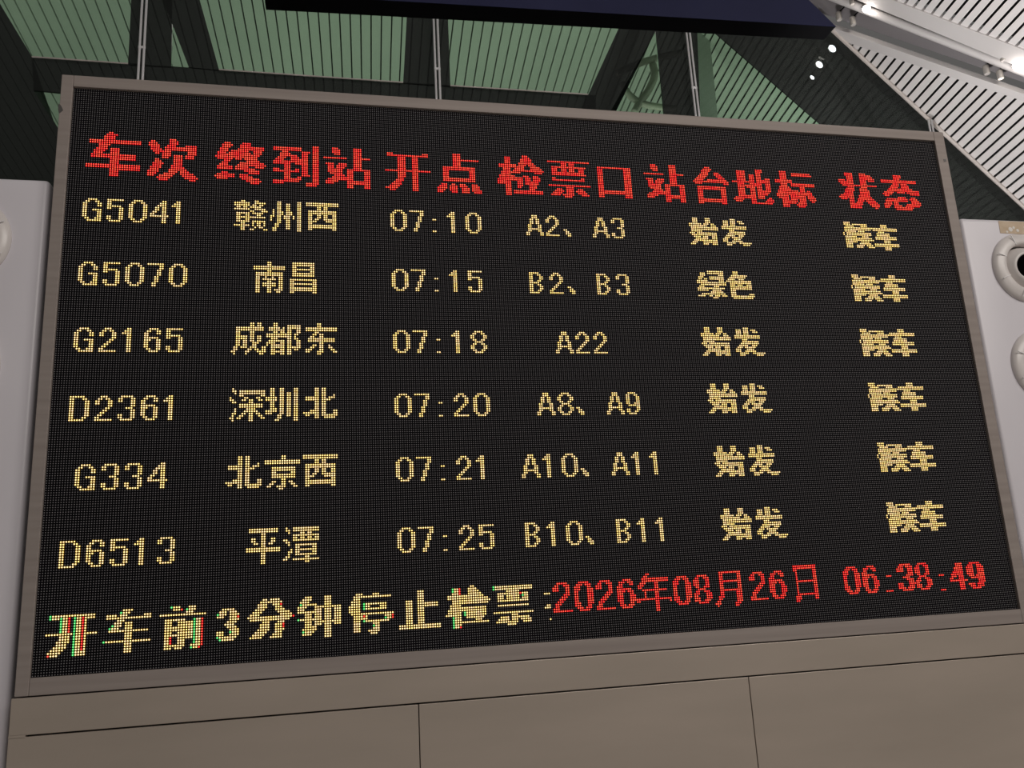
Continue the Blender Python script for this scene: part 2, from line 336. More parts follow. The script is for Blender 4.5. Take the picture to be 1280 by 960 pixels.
TEXT = [
 (0, 0, [
  21, 16, 2, 22, 15, 5, 23, 14, 5, 23, 42, 3, 24, 14, 5, 24, 34, 2, 24, 42, 4, 25, 8, 22, 25, 33, 4, 25, 42, 4, 26, 8, 22, 26, 33, 5, 26, 41, 4, 26, 49, 5,
  27, 12, 5, 27, 34, 4, 27, 40, 14, 28, 12, 4, 28, 34, 5, 28, 40, 14, 29, 11, 5, 29, 17, 4, 29, 35, 8, 29, 50, 4, 30, 10, 5, 30, 17, 4, 30, 36, 2, 30, 39, 4,
  30, 50, 4, 31, 10, 4, 31, 17, 4, 31, 39, 4, 31, 44, 4, 31, 49, 4, 32, 9, 19, 32, 39, 3, 32, 44, 4, 32, 49, 4, 33, 9, 19, 33, 36, 2, 33, 44, 4, 34, 17, 11,
  34, 36, 3, 34, 44, 4, 35, 17, 4, 35, 35, 5, 35, 44, 4, 36, 17, 4, 36, 35, 4, 36, 43, 5, 37, 7, 23, 37, 34, 5, 37, 43, 6, 38, 7, 23, 38, 34, 4, 38, 42, 8,
  39, 17, 13, 39, 33, 5, 39, 42, 4, 39, 47, 4, 40, 17, 4, 40, 33, 4, 40, 40, 5, 40, 47, 6, 41, 17, 4, 41, 33, 3, 41, 38, 6, 41, 48, 6, 42, 17, 4, 42, 37, 6,
  42, 49, 6, 43, 38, 4, 43, 51, 3]),
 (0, 1, [
  23, 66, 3, 23, 74, 4, 23, 106, 3, 23, 115, 3, 23, 125, 4, 24, 65, 5, 24, 73, 5, 24, 88, 13, 24, 106, 3, 24, 115, 4, 24, 125, 4, 25, 65, 4, 25, 73, 11,
  25, 88, 13, 25, 106, 3, 25, 115, 4, 25, 125, 4, 26, 64, 4, 26, 72, 12, 26, 92, 3, 26, 101, 4, 26, 106, 3, 26, 116, 3, 26, 125, 4, 27, 64, 4, 27, 69, 8,
  27, 79, 4, 27, 91, 5, 27, 101, 3, 27, 106, 3, 27, 125, 4, 28, 63, 4, 28, 68, 10, 28, 79, 4, 28, 91, 8, 28, 101, 3, 28, 106, 3, 28, 111, 11, 28, 125, 8,
  29, 63, 19, 29, 90, 4, 29, 96, 4, 29, 101, 3, 29, 106, 3, 29, 125, 4, 30, 62, 19, 30, 89, 4, 30, 96, 8, 30, 106, 3, 30, 125, 4, 31, 63, 7, 31, 71, 3,
  31, 75, 6, 31, 88, 16, 31, 106, 3, 31, 112, 4, 31, 118, 4, 31, 125, 4, 32, 66, 3, 32, 76, 6, 32, 88, 8, 32, 98, 6, 32, 106, 3, 32, 113, 3, 32, 117, 5,
  32, 125, 4, 33, 65, 3, 33, 73, 11, 33, 93, 3, 33, 101, 3, 33, 106, 3, 33, 113, 3, 33, 117, 4, 33, 125, 4, 34, 64, 4, 34, 72, 13, 34, 93, 3, 34, 101, 3,
  34, 106, 3, 34, 113, 7, 34, 122, 11, 35, 63, 7, 35, 71, 6, 35, 80, 4, 35, 88, 3, 35, 93, 3, 35, 98, 2, 35, 101, 3, 35, 106, 3, 35, 113, 7, 35, 122, 3,
  35, 130, 3, 36, 63, 7, 36, 71, 9, 36, 88, 12, 36, 101, 3, 36, 106, 3, 36, 114, 6, 36, 122, 3, 36, 130, 3, 37, 75, 7, 37, 93, 3, 37, 101, 3, 37, 106, 3,
  37, 116, 5, 37, 122, 3, 37, 130, 3, 38, 65, 3, 38, 77, 5, 38, 93, 3, 38, 101, 4, 38, 106, 3, 38, 115, 10, 38, 130, 3, 39, 63, 8, 39, 73, 4, 39, 93, 3,
  39, 99, 2, 39, 106, 3, 39, 113, 12, 39, 130, 3, 40, 62, 9, 40, 73, 6, 40, 93, 8, 40, 106, 3, 40, 112, 6, 40, 122, 11, 41, 63, 5, 41, 74, 8, 41, 88, 12,
  41, 106, 3, 41, 112, 4, 41, 122, 11, 42, 76, 7, 42, 88, 5, 42, 103, 6, 42, 122, 3, 42, 130, 3, 43, 78, 4, 43, 103, 5, 43, 122, 3, 43, 130, 3]),
 (0, 2, [
  23, 173, 4, 24, 141, 3, 24, 158, 3, 24, 173, 4, 25, 141, 20, 25, 173, 4, 26, 146, 4, 26, 153, 3, 26, 173, 13, 27, 146, 4, 27, 153, 3, 27, 173, 4, 28, 146, 4,
  28, 153, 3, 28, 173, 4, 29, 146, 4, 29, 153, 3, 29, 173, 4, 30, 146, 4, 30, 153, 3, 30, 168, 16, 31, 146, 4, 31, 153, 3, 31, 168, 16, 32, 146, 4, 32, 153, 3,
  32, 168, 3, 32, 181, 3, 33, 140, 22, 33, 168, 3, 33, 181, 3, 34, 146, 4, 34, 153, 3, 34, 168, 3, 34, 181, 3, 35, 146, 4, 35, 153, 3, 35, 168, 3, 35, 181, 3,
  36, 146, 4, 36, 153, 3, 36, 168, 16, 37, 146, 3, 37, 153, 3, 37, 168, 16, 38, 145, 4, 38, 153, 3, 39, 144, 4, 39, 153, 3, 39, 167, 3, 39, 172, 2, 39, 176, 3,
  39, 182, 3, 40, 143, 5, 40, 153, 3, 40, 166, 4, 40, 171, 4, 40, 176, 4, 40, 182, 4, 41, 142, 5, 41, 153, 3, 41, 165, 5, 41, 171, 4, 41, 177, 4, 41, 182, 4,
  42, 140, 6, 42, 153, 3, 42, 165, 4, 42, 171, 4, 42, 177, 4, 42, 182, 5, 43, 142, 3, 43, 153, 3, 43, 165, 3, 43, 172, 3, 43, 177, 4, 43, 183, 4]),
 (0, 3, [
  22, 208, 3, 23, 199, 3, 23, 208, 4, 24, 199, 3, 24, 207, 6, 24, 221, 22, 25, 199, 3, 25, 207, 6, 25, 228, 3, 25, 232, 3, 26, 199, 3, 26, 206, 8, 26, 228, 3,
  26, 232, 3, 26, 247, 18, 27, 196, 9, 27, 206, 4, 27, 211, 4, 27, 223, 18, 27, 247, 3, 27, 261, 4, 28, 196, 13, 28, 212, 5, 28, 223, 3, 28, 228, 3, 28, 232, 3,
  28, 237, 3, 28, 247, 3, 28, 261, 4, 29, 198, 4, 29, 204, 5, 29, 212, 6, 29, 223, 3, 29, 228, 3, 29, 232, 3, 29, 237, 3, 29, 247, 3, 29, 261, 4, 30, 198, 4,
  30, 203, 16, 30, 223, 17, 30, 247, 3, 30, 261, 4, 31, 197, 10, 31, 214, 4, 31, 223, 18, 31, 247, 3, 31, 261, 4, 32, 197, 5, 32, 247, 3, 32, 261, 4, 33, 196, 8,
  33, 208, 3, 33, 213, 3, 33, 223, 2, 33, 238, 2, 33, 247, 3, 33, 261, 4, 34, 196, 12, 34, 209, 3, 34, 213, 4, 34, 223, 17, 34, 247, 3, 34, 261, 4, 35, 195, 13,
  35, 209, 3, 35, 213, 4, 35, 247, 3, 35, 261, 4, 36, 195, 7, 36, 205, 3, 36, 209, 7, 36, 247, 3, 36, 261, 4, 37, 195, 7, 37, 205, 3, 37, 209, 7, 37, 221, 22,
  37, 247, 3, 37, 261, 4, 38, 199, 3, 38, 205, 3, 38, 211, 4, 38, 230, 4, 38, 247, 3, 38, 261, 4, 39, 199, 3, 39, 205, 2, 39, 211, 4, 39, 225, 3, 39, 230, 4,
  39, 236, 3, 39, 247, 18, 40, 199, 3, 40, 211, 3, 40, 224, 5, 40, 230, 4, 40, 235, 5, 40, 247, 18, 41, 199, 3, 41, 203, 15, 41, 223, 5, 41, 230, 4, 41, 236, 5,
  41, 247, 3, 41, 261, 4, 42, 199, 3, 42, 203, 15, 42, 222, 5, 42, 228, 6, 42, 238, 4, 42, 247, 3, 42, 261, 4, 43, 199, 3, 43, 229, 4]),
 (0, 4, [
  23, 276, 3, 23, 286, 4, 23, 306, 3, 23, 335, 4, 23, 349, 4, 24, 276, 4, 24, 286, 4, 24, 305, 5, 24, 324, 5, 24, 335, 4, 24, 349, 4, 24, 356, 11, 25, 276, 4,
  25, 286, 4, 25, 304, 5, 25, 324, 5, 25, 335, 3, 25, 349, 4, 25, 356, 12, 26, 277, 3, 26, 286, 4, 26, 304, 4, 26, 311, 3, 26, 324, 5, 26, 331, 3, 26, 335, 3,
  26, 349, 4, 27, 286, 4, 27, 303, 5, 27, 311, 4, 27, 324, 5, 27, 331, 3, 27, 335, 3, 27, 349, 4, 28, 272, 11, 28, 286, 8, 28, 302, 5, 28, 312, 4, 28, 324, 5,
  28, 331, 3, 28, 335, 3, 28, 340, 3, 28, 346, 10, 29, 286, 4, 29, 301, 5, 29, 313, 4, 29, 324, 5, 29, 331, 3, 29, 335, 8, 29, 346, 10, 30, 286, 4, 30, 300, 5,
  30, 307, 11, 30, 321, 13, 30, 335, 8, 30, 349, 4, 30, 355, 14, 31, 273, 4, 31, 279, 4, 31, 286, 4, 31, 299, 20, 31, 324, 4, 31, 331, 7, 31, 340, 3, 31, 349, 4,
  31, 355, 14, 32, 274, 3, 32, 278, 5, 32, 286, 4, 32, 300, 4, 32, 316, 3, 32, 324, 14, 32, 340, 3, 32, 348, 6, 32, 360, 3, 33, 274, 3, 33, 278, 4, 33, 286, 4,
  33, 324, 4, 33, 329, 5, 33, 335, 3, 33, 340, 3, 33, 348, 7, 33, 360, 3, 34, 274, 7, 34, 283, 11, 34, 301, 16, 34, 324, 4, 34, 331, 3, 34, 335, 3, 34, 340, 3,
  34, 347, 12, 34, 360, 3, 34, 364, 2, 35, 274, 7, 35, 283, 3, 35, 291, 3, 35, 301, 16, 35, 324, 4, 35, 331, 3, 35, 335, 8, 35, 347, 20, 36, 275, 6, 36, 283, 3,
  36, 291, 3, 36, 301, 3, 36, 314, 3, 36, 324, 4, 36, 331, 3, 36, 335, 7, 36, 346, 21, 37, 277, 5, 37, 283, 3, 37, 291, 3, 37, 301, 3, 37, 314, 3, 37, 324, 4,
  37, 331, 3, 37, 335, 6, 37, 346, 7, 37, 354, 9, 37, 364, 4, 38, 276, 10, 38, 291, 3, 38, 301, 3, 38, 314, 3, 38, 324, 10, 38, 335, 4, 38, 347, 6, 38, 354, 9,
  38, 364, 5, 39, 274, 12, 39, 291, 3, 39, 301, 3, 39, 314, 3, 39, 322, 12, 39, 335, 4, 39, 341, 2, 39, 349, 4, 39, 354, 4, 39, 359, 4, 39, 365, 4, 40, 273, 6,
  40, 283, 11, 40, 301, 3, 40, 314, 3, 40, 321, 6, 40, 331, 3, 40, 340, 4, 40, 349, 9, 40, 359, 4, 40, 366, 2, 41, 273, 4, 41, 283, 11, 41, 301, 16, 41, 322, 4,
  41, 331, 3, 41, 339, 5, 41, 349, 8, 41, 358, 5, 42, 283, 3, 42, 291, 3, 42, 301, 16, 42, 331, 12, 42, 349, 4, 42, 357, 6, 43, 283, 3, 43, 291, 3, 43, 301, 3,
  43, 314, 3, 43, 349, 4, 43, 358, 4]),
 (0, 5, [
  22, 388, 5, 22, 397, 4, 22, 418, 5, 23, 388, 5, 23, 397, 7, 23, 418, 5, 24, 389, 4, 24, 397, 8, 24, 418, 4, 25, 389, 4, 25, 397, 9, 25, 410, 22, 26, 384, 4,
  26, 389, 4, 26, 397, 4, 26, 402, 4, 26, 410, 22, 27, 384, 9, 27, 397, 4, 27, 417, 4, 27, 422, 4, 28, 385, 8, 28, 397, 4, 28, 416, 5, 28, 422, 5, 29, 386, 21,
  29, 415, 5, 29, 422, 5, 30, 389, 4, 30, 397, 4, 30, 414, 15, 31, 388, 5, 31, 396, 5, 31, 413, 20, 32, 387, 6, 32, 396, 6, 32, 411, 6, 32, 419, 5, 32, 425, 8,
  33, 387, 5, 33, 396, 6, 33, 410, 6, 33, 427, 6, 34, 386, 6, 34, 396, 6, 34, 411, 3, 35, 384, 8, 35, 395, 7, 35, 419, 5, 35, 427, 3, 36, 383, 9, 36, 395, 8,
  36, 412, 13, 36, 426, 5, 37, 384, 4, 37, 389, 3, 37, 394, 10, 37, 411, 14, 37, 427, 5, 38, 389, 3, 38, 394, 4, 38, 399, 6, 38, 411, 4, 38, 416, 3, 38, 427, 6,
  39, 389, 3, 39, 393, 4, 39, 400, 6, 39, 410, 5, 39, 416, 3, 39, 424, 9, 40, 389, 8, 40, 401, 6, 40, 410, 4, 40, 416, 5, 40, 423, 9, 41, 389, 7, 41, 402, 5,
  41, 410, 3, 41, 416, 12, 42, 389, 7, 42, 404, 2, 42, 417, 10]),
 (1, 0, [
  54, 9, 4, 54, 17, 7, 54, 28, 4, 54, 40, 2, 54, 46, 2, 55, 8, 2, 55, 12, 2, 55, 17, 2, 55, 27, 2, 55, 31, 2, 55, 39, 3, 55, 45, 3, 56, 7, 2, 56, 13, 2,
  56, 17, 2, 56, 26, 2, 56, 32, 2, 56, 38, 4, 56, 44, 4, 57, 7, 2, 57, 13, 2, 57, 17, 6, 57, 26, 2, 57, 32, 2, 57, 37, 2, 57, 40, 2, 57, 46, 2, 58, 7, 2,
  58, 17, 2, 58, 22, 2, 58, 26, 2, 58, 32, 2, 58, 37, 2, 58, 40, 2, 58, 46, 2, 59, 7, 2, 59, 11, 4, 59, 22, 2, 59, 26, 2, 59, 32, 2, 59, 36, 2, 59, 40, 2,
  59, 46, 2, 60, 7, 2, 60, 13, 2, 60, 22, 2, 60, 26, 2, 60, 32, 2, 60, 35, 2, 60, 40, 2, 60, 46, 2, 61, 7, 2, 61, 13, 2, 61, 22, 2, 61, 26, 2, 61, 32, 2,
  61, 35, 8, 61, 46, 2, 62, 7, 2, 62, 13, 2, 62, 17, 2, 62, 22, 2, 62, 26, 2, 62, 32, 2, 62, 40, 2, 62, 46, 2, 63, 8, 2, 63, 12, 3, 63, 17, 2, 63, 22, 2,
  63, 27, 2, 63, 31, 2, 63, 40, 2, 63, 46, 2, 64, 9, 6, 64, 18, 5, 64, 28, 4, 64, 40, 2, 64, 46, 2]),
 (2, 0, [
  52, 74, 2, 52, 80, 2, 52, 90, 2, 52, 99, 2, 52, 103, 15, 53, 71, 7, 53, 80, 5, 53, 90, 2, 53, 94, 2, 53, 99, 2, 53, 103, 15, 54, 71, 7, 54, 79, 2, 54, 82, 2,
  54, 90, 2, 54, 94, 2, 54, 99, 2, 54, 108, 2, 54, 111, 2, 55, 72, 2, 55, 75, 2, 55, 78, 5, 55, 90, 2, 55, 94, 2, 55, 99, 2, 55, 108, 2, 55, 111, 2, 56, 71, 7,
  56, 80, 5, 56, 88, 1, 56, 90, 2, 56, 94, 2, 56, 99, 2, 56, 104, 13, 57, 78, 2, 57, 83, 3, 57, 88, 1, 57, 90, 3, 57, 94, 3, 57, 99, 2, 57, 104, 13, 58, 72, 6,
  58, 79, 5, 58, 88, 1, 58, 90, 3, 58, 94, 3, 58, 99, 2, 58, 104, 2, 58, 108, 2, 58, 111, 2, 58, 115, 2, 59, 72, 2, 59, 76, 2, 59, 81, 2, 59, 87, 2, 59, 90, 2,
  59, 93, 3, 59, 97, 1, 59, 99, 2, 59, 104, 2, 59, 108, 2, 59, 111, 2, 59, 115, 2, 60, 72, 13, 60, 87, 1, 60, 90, 2, 60, 93, 3, 60, 97, 1, 60, 99, 2, 60, 104, 2,
  60, 107, 2, 60, 111, 6, 61, 72, 2, 61, 76, 2, 61, 87, 1, 61, 90, 2, 61, 94, 2, 61, 99, 2, 61, 104, 4, 61, 112, 5, 62, 72, 6, 62, 79, 6, 62, 90, 2, 62, 94, 2,
  62, 99, 2, 62, 104, 2, 62, 115, 2, 63, 74, 2, 63, 79, 1, 63, 81, 2, 63, 84, 1, 63, 89, 2, 63, 94, 2, 63, 99, 2, 63, 104, 13, 64, 71, 7, 64, 79, 1, 64, 81, 2,
  64, 84, 1, 64, 89, 2, 64, 94, 2, 64, 99, 2, 64, 104, 13, 65, 74, 2, 65, 80, 1, 65, 82, 2, 65, 88, 2, 65, 94, 2, 65, 99, 2, 65, 104, 2, 65, 115, 2, 66, 74, 2,
  66, 78, 2, 66, 84, 2, 66, 88, 2, 66, 99, 2]),
 (3, 0, [
  54, 144, 4, 54, 151, 7, 54, 171, 2, 54, 180, 4, 55, 143, 2, 55, 147, 2, 55, 156, 2, 55, 170, 3, 55, 179, 2, 55, 183, 2, 56, 142, 2, 56, 148, 2, 56, 156, 2,
  56, 169, 4, 56, 178, 2, 56, 184, 2, 57, 142, 2, 57, 148, 2, 57, 155, 2, 57, 171, 2, 57, 178, 2, 57, 184, 2, 58, 142, 2, 58, 148, 2, 58, 155, 2, 58, 162, 2,
  58, 171, 2, 58, 178, 2, 58, 184, 2, 59, 142, 2, 59, 148, 2, 59, 155, 2, 59, 171, 2, 59, 178, 2, 59, 184, 2, 60, 142, 2, 60, 148, 2, 60, 154, 2, 60, 171, 2,
  60, 178, 2, 60, 184, 2, 61, 142, 2, 61, 148, 2, 61, 154, 2, 61, 171, 2, 61, 178, 2, 61, 184, 2, 62, 142, 2, 62, 148, 2, 62, 154, 2, 62, 171, 2, 62, 178, 2,
  62, 184, 2, 63, 143, 2, 63, 147, 2, 63, 153, 2, 63, 171, 2, 63, 179, 2, 63, 183, 2, 64, 144, 4, 64, 153, 2, 64, 162, 2, 64, 171, 2, 64, 180, 4]),
 (4, 0, [
  54, 211, 3, 54, 220, 3, 54, 245, 3, 54, 253, 5, 55, 211, 3, 55, 219, 2, 55, 222, 2, 55, 245, 3, 55, 252, 2, 55, 257, 2, 56, 210, 2, 56, 213, 2, 56, 218, 2,
  56, 223, 2, 56, 244, 2, 56, 247, 2, 56, 252, 2, 56, 257, 2, 57, 210, 2, 57, 213, 2, 57, 218, 2, 57, 223, 2, 57, 244, 2, 57, 247, 2, 57, 257, 2, 58, 210, 2,
  58, 213, 2, 58, 223, 2, 58, 244, 2, 58, 247, 2, 58, 257, 2, 59, 209, 2, 59, 214, 2, 59, 222, 2, 59, 243, 2, 59, 248, 2, 59, 255, 3, 60, 209, 2, 60, 214, 2,
  60, 221, 2, 60, 243, 2, 60, 248, 2, 60, 257, 2, 61, 209, 7, 61, 220, 2, 61, 227, 2, 61, 243, 7, 61, 257, 2, 62, 209, 2, 62, 214, 2, 62, 219, 2, 62, 228, 2,
  62, 243, 2, 62, 248, 2, 62, 252, 2, 62, 257, 2, 63, 208, 2, 63, 215, 2, 63, 218, 2, 63, 228, 3, 63, 242, 2, 63, 249, 2, 63, 252, 2, 63, 257, 2, 64, 208, 2,
  64, 215, 2, 64, 218, 7, 64, 229, 2, 64, 242, 2, 64, 249, 2, 64, 253, 5]),
 (5, 0, [
  52, 296, 3, 52, 303, 3, 52, 317, 3, 53, 296, 3, 53, 303, 3, 53, 313, 3, 53, 317, 3, 53, 321, 3, 54, 296, 3, 54, 303, 3, 54, 313, 3, 54, 317, 3, 54, 322, 3,
  55, 294, 7, 55, 302, 3, 55, 306, 2, 55, 313, 3, 55, 317, 3, 56, 294, 10, 56, 306, 3, 56, 312, 14, 57, 295, 15, 57, 312, 14, 58, 295, 15, 58, 316, 3,
  59, 295, 6, 59, 316, 9, 60, 294, 3, 60, 298, 11, 60, 315, 10, 61, 295, 14, 61, 314, 5, 61, 321, 3, 62, 296, 4, 62, 301, 3, 62, 306, 3, 62, 313, 3, 62, 317, 6,
  63, 297, 7, 63, 306, 3, 63, 312, 3, 63, 318, 4, 64, 296, 13, 64, 312, 3, 64, 317, 6, 65, 295, 3, 65, 301, 8, 65, 314, 5, 65, 321, 7, 66, 294, 3, 66, 301, 3,
  66, 306, 3, 66, 314, 3, 66, 323, 4]),
 (6, 0, [
  51, 383, 4, 52, 383, 4, 52, 388, 9, 52, 405, 4, 53, 384, 5, 53, 393, 4, 53, 405, 4, 54, 383, 32, 55, 383, 16, 55, 400, 15, 56, 383, 7, 56, 391, 4, 56, 403, 4,
  57, 382, 1, 57, 384, 15, 57, 402, 8, 58, 382, 1, 58, 384, 15, 58, 402, 8, 59, 383, 7, 59, 393, 4, 59, 401, 13, 60, 383, 16, 60, 401, 13, 61, 383, 17,
  61, 406, 4, 62, 383, 7, 62, 392, 5, 62, 406, 4, 63, 383, 4, 63, 391, 7, 63, 400, 15, 64, 383, 4, 64, 389, 5, 64, 395, 4, 64, 400, 15, 65, 383, 4, 65, 389, 4,
  65, 396, 4, 65, 406, 4, 66, 406, 4]),
 (1, 1, [
  84, 9, 4, 84, 17, 7, 84, 28, 4, 84, 35, 7, 84, 46, 4, 85, 8, 2, 85, 12, 2, 85, 17, 2, 85, 27, 2, 85, 31, 2, 85, 40, 2, 85, 45, 2, 85, 49, 2, 86, 7, 2,
  86, 13, 2, 86, 17, 2, 86, 26, 2, 86, 32, 2, 86, 40, 2, 86, 44, 2, 86, 50, 2, 87, 7, 2, 87, 13, 2, 87, 17, 6, 87, 26, 2, 87, 32, 2, 87, 39, 2, 87, 44, 2,
  87, 50, 2, 88, 7, 2, 88, 17, 2, 88, 22, 2, 88, 26, 2, 88, 32, 2, 88, 39, 2, 88, 44, 2, 88, 50, 2, 89, 7, 2, 89, 11, 4, 89, 22, 2, 89, 26, 2, 89, 32, 2,
  89, 39, 2, 89, 44, 2, 89, 50, 2, 90, 7, 2, 90, 13, 2, 90, 22, 2, 90, 26, 2, 90, 32, 2, 90, 38, 2, 90, 44, 2, 90, 50, 2, 91, 7, 2, 91, 13, 2, 91, 22, 2,
  91, 26, 2, 91, 32, 2, 91, 38, 2, 91, 44, 2, 91, 50, 2, 92, 7, 2, 92, 13, 2, 92, 17, 2, 92, 22, 2, 92, 26, 2, 92, 32, 2, 92, 38, 2, 92, 44, 2, 92, 50, 2,
  93, 8, 2, 93, 12, 3, 93, 17, 2, 93, 22, 2, 93, 27, 2, 93, 31, 2, 93, 37, 2, 93, 45, 2, 93, 49, 2, 94, 9, 6, 94, 18, 5, 94, 28, 4, 94, 37, 2, 94, 46, 4,
]),
 (2, 1, [
  82, 86, 2, 82, 97, 10, 83, 86, 2, 83, 97, 10, 84, 80, 14, 84, 97, 2, 84, 105, 2, 85, 80, 14, 85, 97, 10, 86, 86, 2, 86, 97, 2, 86, 105, 2, 87, 81, 12,
  87, 97, 10, 88, 81, 12, 88, 97, 10, 89, 81, 2, 89, 85, 1, 89, 88, 1, 89, 91, 2, 90, 81, 2, 90, 84, 6, 90, 91, 2, 90, 96, 12, 91, 81, 2, 91, 86, 2, 91, 91, 2,
  91, 96, 2, 91, 106, 2, 92, 81, 2, 92, 84, 6, 92, 91, 2, 92, 96, 12, 93, 81, 2, 93, 84, 6, 93, 91, 2, 93, 96, 2, 93, 106, 2, 94, 81, 2, 94, 86, 2, 94, 91, 2,
  94, 96, 12, 95, 81, 2, 95, 86, 2, 95, 89, 4, 95, 96, 12, 96, 81, 2, 96, 86, 2, 96, 90, 2, 96, 96, 2, 96, 106, 2]),
 (3, 1, [
  84, 144, 4, 84, 151, 7, 84, 171, 2, 84, 178, 7, 85, 143, 2, 85, 147, 2, 85, 156, 2, 85, 170, 3, 85, 178, 2, 86, 142, 2, 86, 148, 2, 86, 156, 2, 86, 169, 4,
  86, 178, 2, 87, 142, 2, 87, 148, 2, 87, 155, 2, 87, 171, 2, 87, 178, 6, 88, 142, 2, 88, 148, 2, 88, 155, 2, 88, 162, 2, 88, 171, 2, 88, 178, 2, 88, 183, 2,
  89, 142, 2, 89, 148, 2, 89, 155, 2, 89, 171, 2, 89, 183, 2, 90, 142, 2, 90, 148, 2, 90, 154, 2, 90, 171, 2, 90, 183, 2, 91, 142, 2, 91, 148, 2, 91, 154, 2,
  91, 171, 2, 91, 183, 2, 92, 142, 2, 92, 148, 2, 92, 154, 2, 92, 171, 2, 92, 178, 2, 92, 183, 2, 93, 143, 2, 93, 147, 2, 93, 153, 2, 93, 171, 2, 93, 178, 2,
  93, 183, 2, 94, 144, 4, 94, 153, 2, 94, 162, 2, 94, 171, 2, 94, 179, 5]),
 (4, 1, [
  84, 208, 5, 84, 220, 3, 84, 242, 5, 84, 253, 5, 85, 208, 2, 85, 212, 2, 85, 219, 2, 85, 222, 2, 85, 242, 2, 85, 246, 2, 85, 252, 2, 85, 257, 2, 86, 208, 2,
  86, 213, 2, 86, 218, 2, 86, 223, 2, 86, 242, 2, 86, 247, 2, 86, 252, 2, 86, 257, 2, 87, 208, 2, 87, 213, 2, 87, 218, 2, 87, 223, 2, 87, 242, 2, 87, 247, 2,
  87, 257, 2, 88, 208, 2, 88, 212, 2, 88, 223, 2, 88, 242, 2, 88, 246, 2, 88, 257, 2, 89, 208, 5, 89, 222, 2, 89, 242, 5, 89, 255, 3, 90, 208, 2, 90, 212, 2,
  90, 221, 2, 90, 242, 2, 90, 246, 2, 90, 257, 2, 91, 208, 2, 91, 213, 2, 91, 220, 2, 91, 227, 2, 91, 242, 2, 91, 247, 2, 91, 257, 2, 92, 208, 2, 92, 213, 2,
  92, 219, 2, 92, 228, 2, 92, 242, 2, 92, 247, 2, 92, 252, 2, 92, 257, 2, 93, 208, 2, 93, 212, 2, 93, 218, 2, 93, 228, 3, 93, 242, 2, 93, 246, 2, 93, 252, 2,
  93, 257, 2, 94, 208, 5, 94, 218, 7, 94, 229, 2, 94, 242, 5, 94, 253, 5]),
 (5, 1, [
  81, 301, 9, 81, 315, 3, 82, 297, 3, 82, 301, 9, 82, 315, 3, 83, 297, 3, 83, 307, 3, 83, 314, 9, 84, 296, 3, 84, 302, 8, 84, 313, 9, 85, 296, 2, 85, 299, 2,
  85, 302, 8, 85, 312, 4, 85, 318, 3, 86, 295, 6, 86, 307, 3, 86, 311, 14, 87, 295, 16, 87, 313, 12, 88, 297, 14, 88, 313, 3, 88, 317, 3, 88, 322, 3, 89, 296, 3,
  89, 304, 3, 89, 313, 12, 90, 295, 15, 90, 313, 12, 91, 295, 6, 91, 303, 5, 91, 313, 3, 92, 302, 7, 92, 313, 3, 93, 297, 13, 93, 313, 3, 93, 323, 3, 94, 295, 4,
  94, 301, 2, 94, 304, 3, 94, 308, 3, 94, 313, 13, 95, 303, 3, 95, 314, 11]),
 (6, 1, [
  81, 383, 4, 81, 405, 4, 82, 383, 4, 82, 388, 9, 82, 405, 4, 83, 384, 5, 83, 393, 4, 83, 400, 15, 84, 383, 32, 85, 383, 16, 85, 403, 4, 86, 383, 7, 86, 391, 4,
  86, 402, 8, 87, 382, 1, 87, 384, 15, 87, 402, 8, 88, 382, 1, 88, 384, 15, 88, 401, 13, 89, 383, 7, 89, 393, 4, 89, 401, 13, 90, 383, 16, 90, 406, 4,
  91, 383, 17, 91, 406, 4, 92, 383, 7, 92, 392, 5, 92, 400, 15, 93, 383, 4, 93, 391, 7, 93, 400, 15, 94, 383, 4, 94, 389, 5, 94, 395, 4, 94, 406, 4, 95, 383, 4,
  95, 389, 4, 95, 396, 4, 95, 406, 4]),
 (1, 2, [
  114, 9, 4, 114, 19, 3, 114, 28, 2, 114, 37, 4, 114, 44, 7, 115, 8, 2, 115, 12, 2, 115, 18, 2, 115, 21, 2, 115, 27, 3, 115, 36, 2, 115, 40, 2, 115, 44, 2,
  116, 7, 2, 116, 13, 2, 116, 17, 2, 116, 22, 2, 116, 26, 4, 116, 35, 2, 116, 40, 2, 116, 44, 2, 117, 7, 2, 117, 13, 2, 117, 17, 2, 117, 22, 2, 117, 28, 2,
  117, 35, 2, 117, 44, 6, 118, 7, 2, 118, 22, 2, 118, 28, 2, 118, 35, 6, 118, 44, 2, 118, 49, 2, 119, 7, 2, 119, 11, 4, 119, 21, 2, 119, 28, 2, 119, 35, 3,
  119, 40, 2, 119, 49, 2, 120, 7, 2, 120, 13, 2, 120, 20, 2, 120, 28, 2, 120, 35, 2, 120, 40, 2, 120, 49, 2, 121, 7, 2, 121, 13, 2, 121, 19, 2, 121, 28, 2,
  121, 35, 2, 121, 40, 2, 121, 49, 2, 122, 7, 2, 122, 13, 2, 122, 18, 2, 122, 28, 2, 122, 35, 2, 122, 40, 2, 122, 44, 2, 122, 49, 2, 123, 8, 2, 123, 12, 3,
  123, 17, 2, 123, 28, 2, 123, 36, 2, 123, 40, 2, 123, 44, 2, 123, 49, 2, 124, 9, 6, 124, 17, 7, 124, 28, 2, 124, 37, 4, 124, 45, 5]),
 (2, 2, [
  111, 79, 2, 111, 82, 2, 111, 89, 2, 111, 108, 2, 112, 79, 2, 112, 82, 2, 112, 89, 2, 112, 95, 6, 112, 108, 2, 113, 73, 12, 113, 87, 5, 113, 93, 1, 113, 95, 6,
  113, 103, 14, 114, 73, 12, 114, 87, 7, 114, 95, 2, 114, 99, 2, 114, 103, 14, 115, 73, 2, 115, 79, 2, 115, 89, 2, 115, 92, 2, 115, 95, 2, 115, 99, 2,
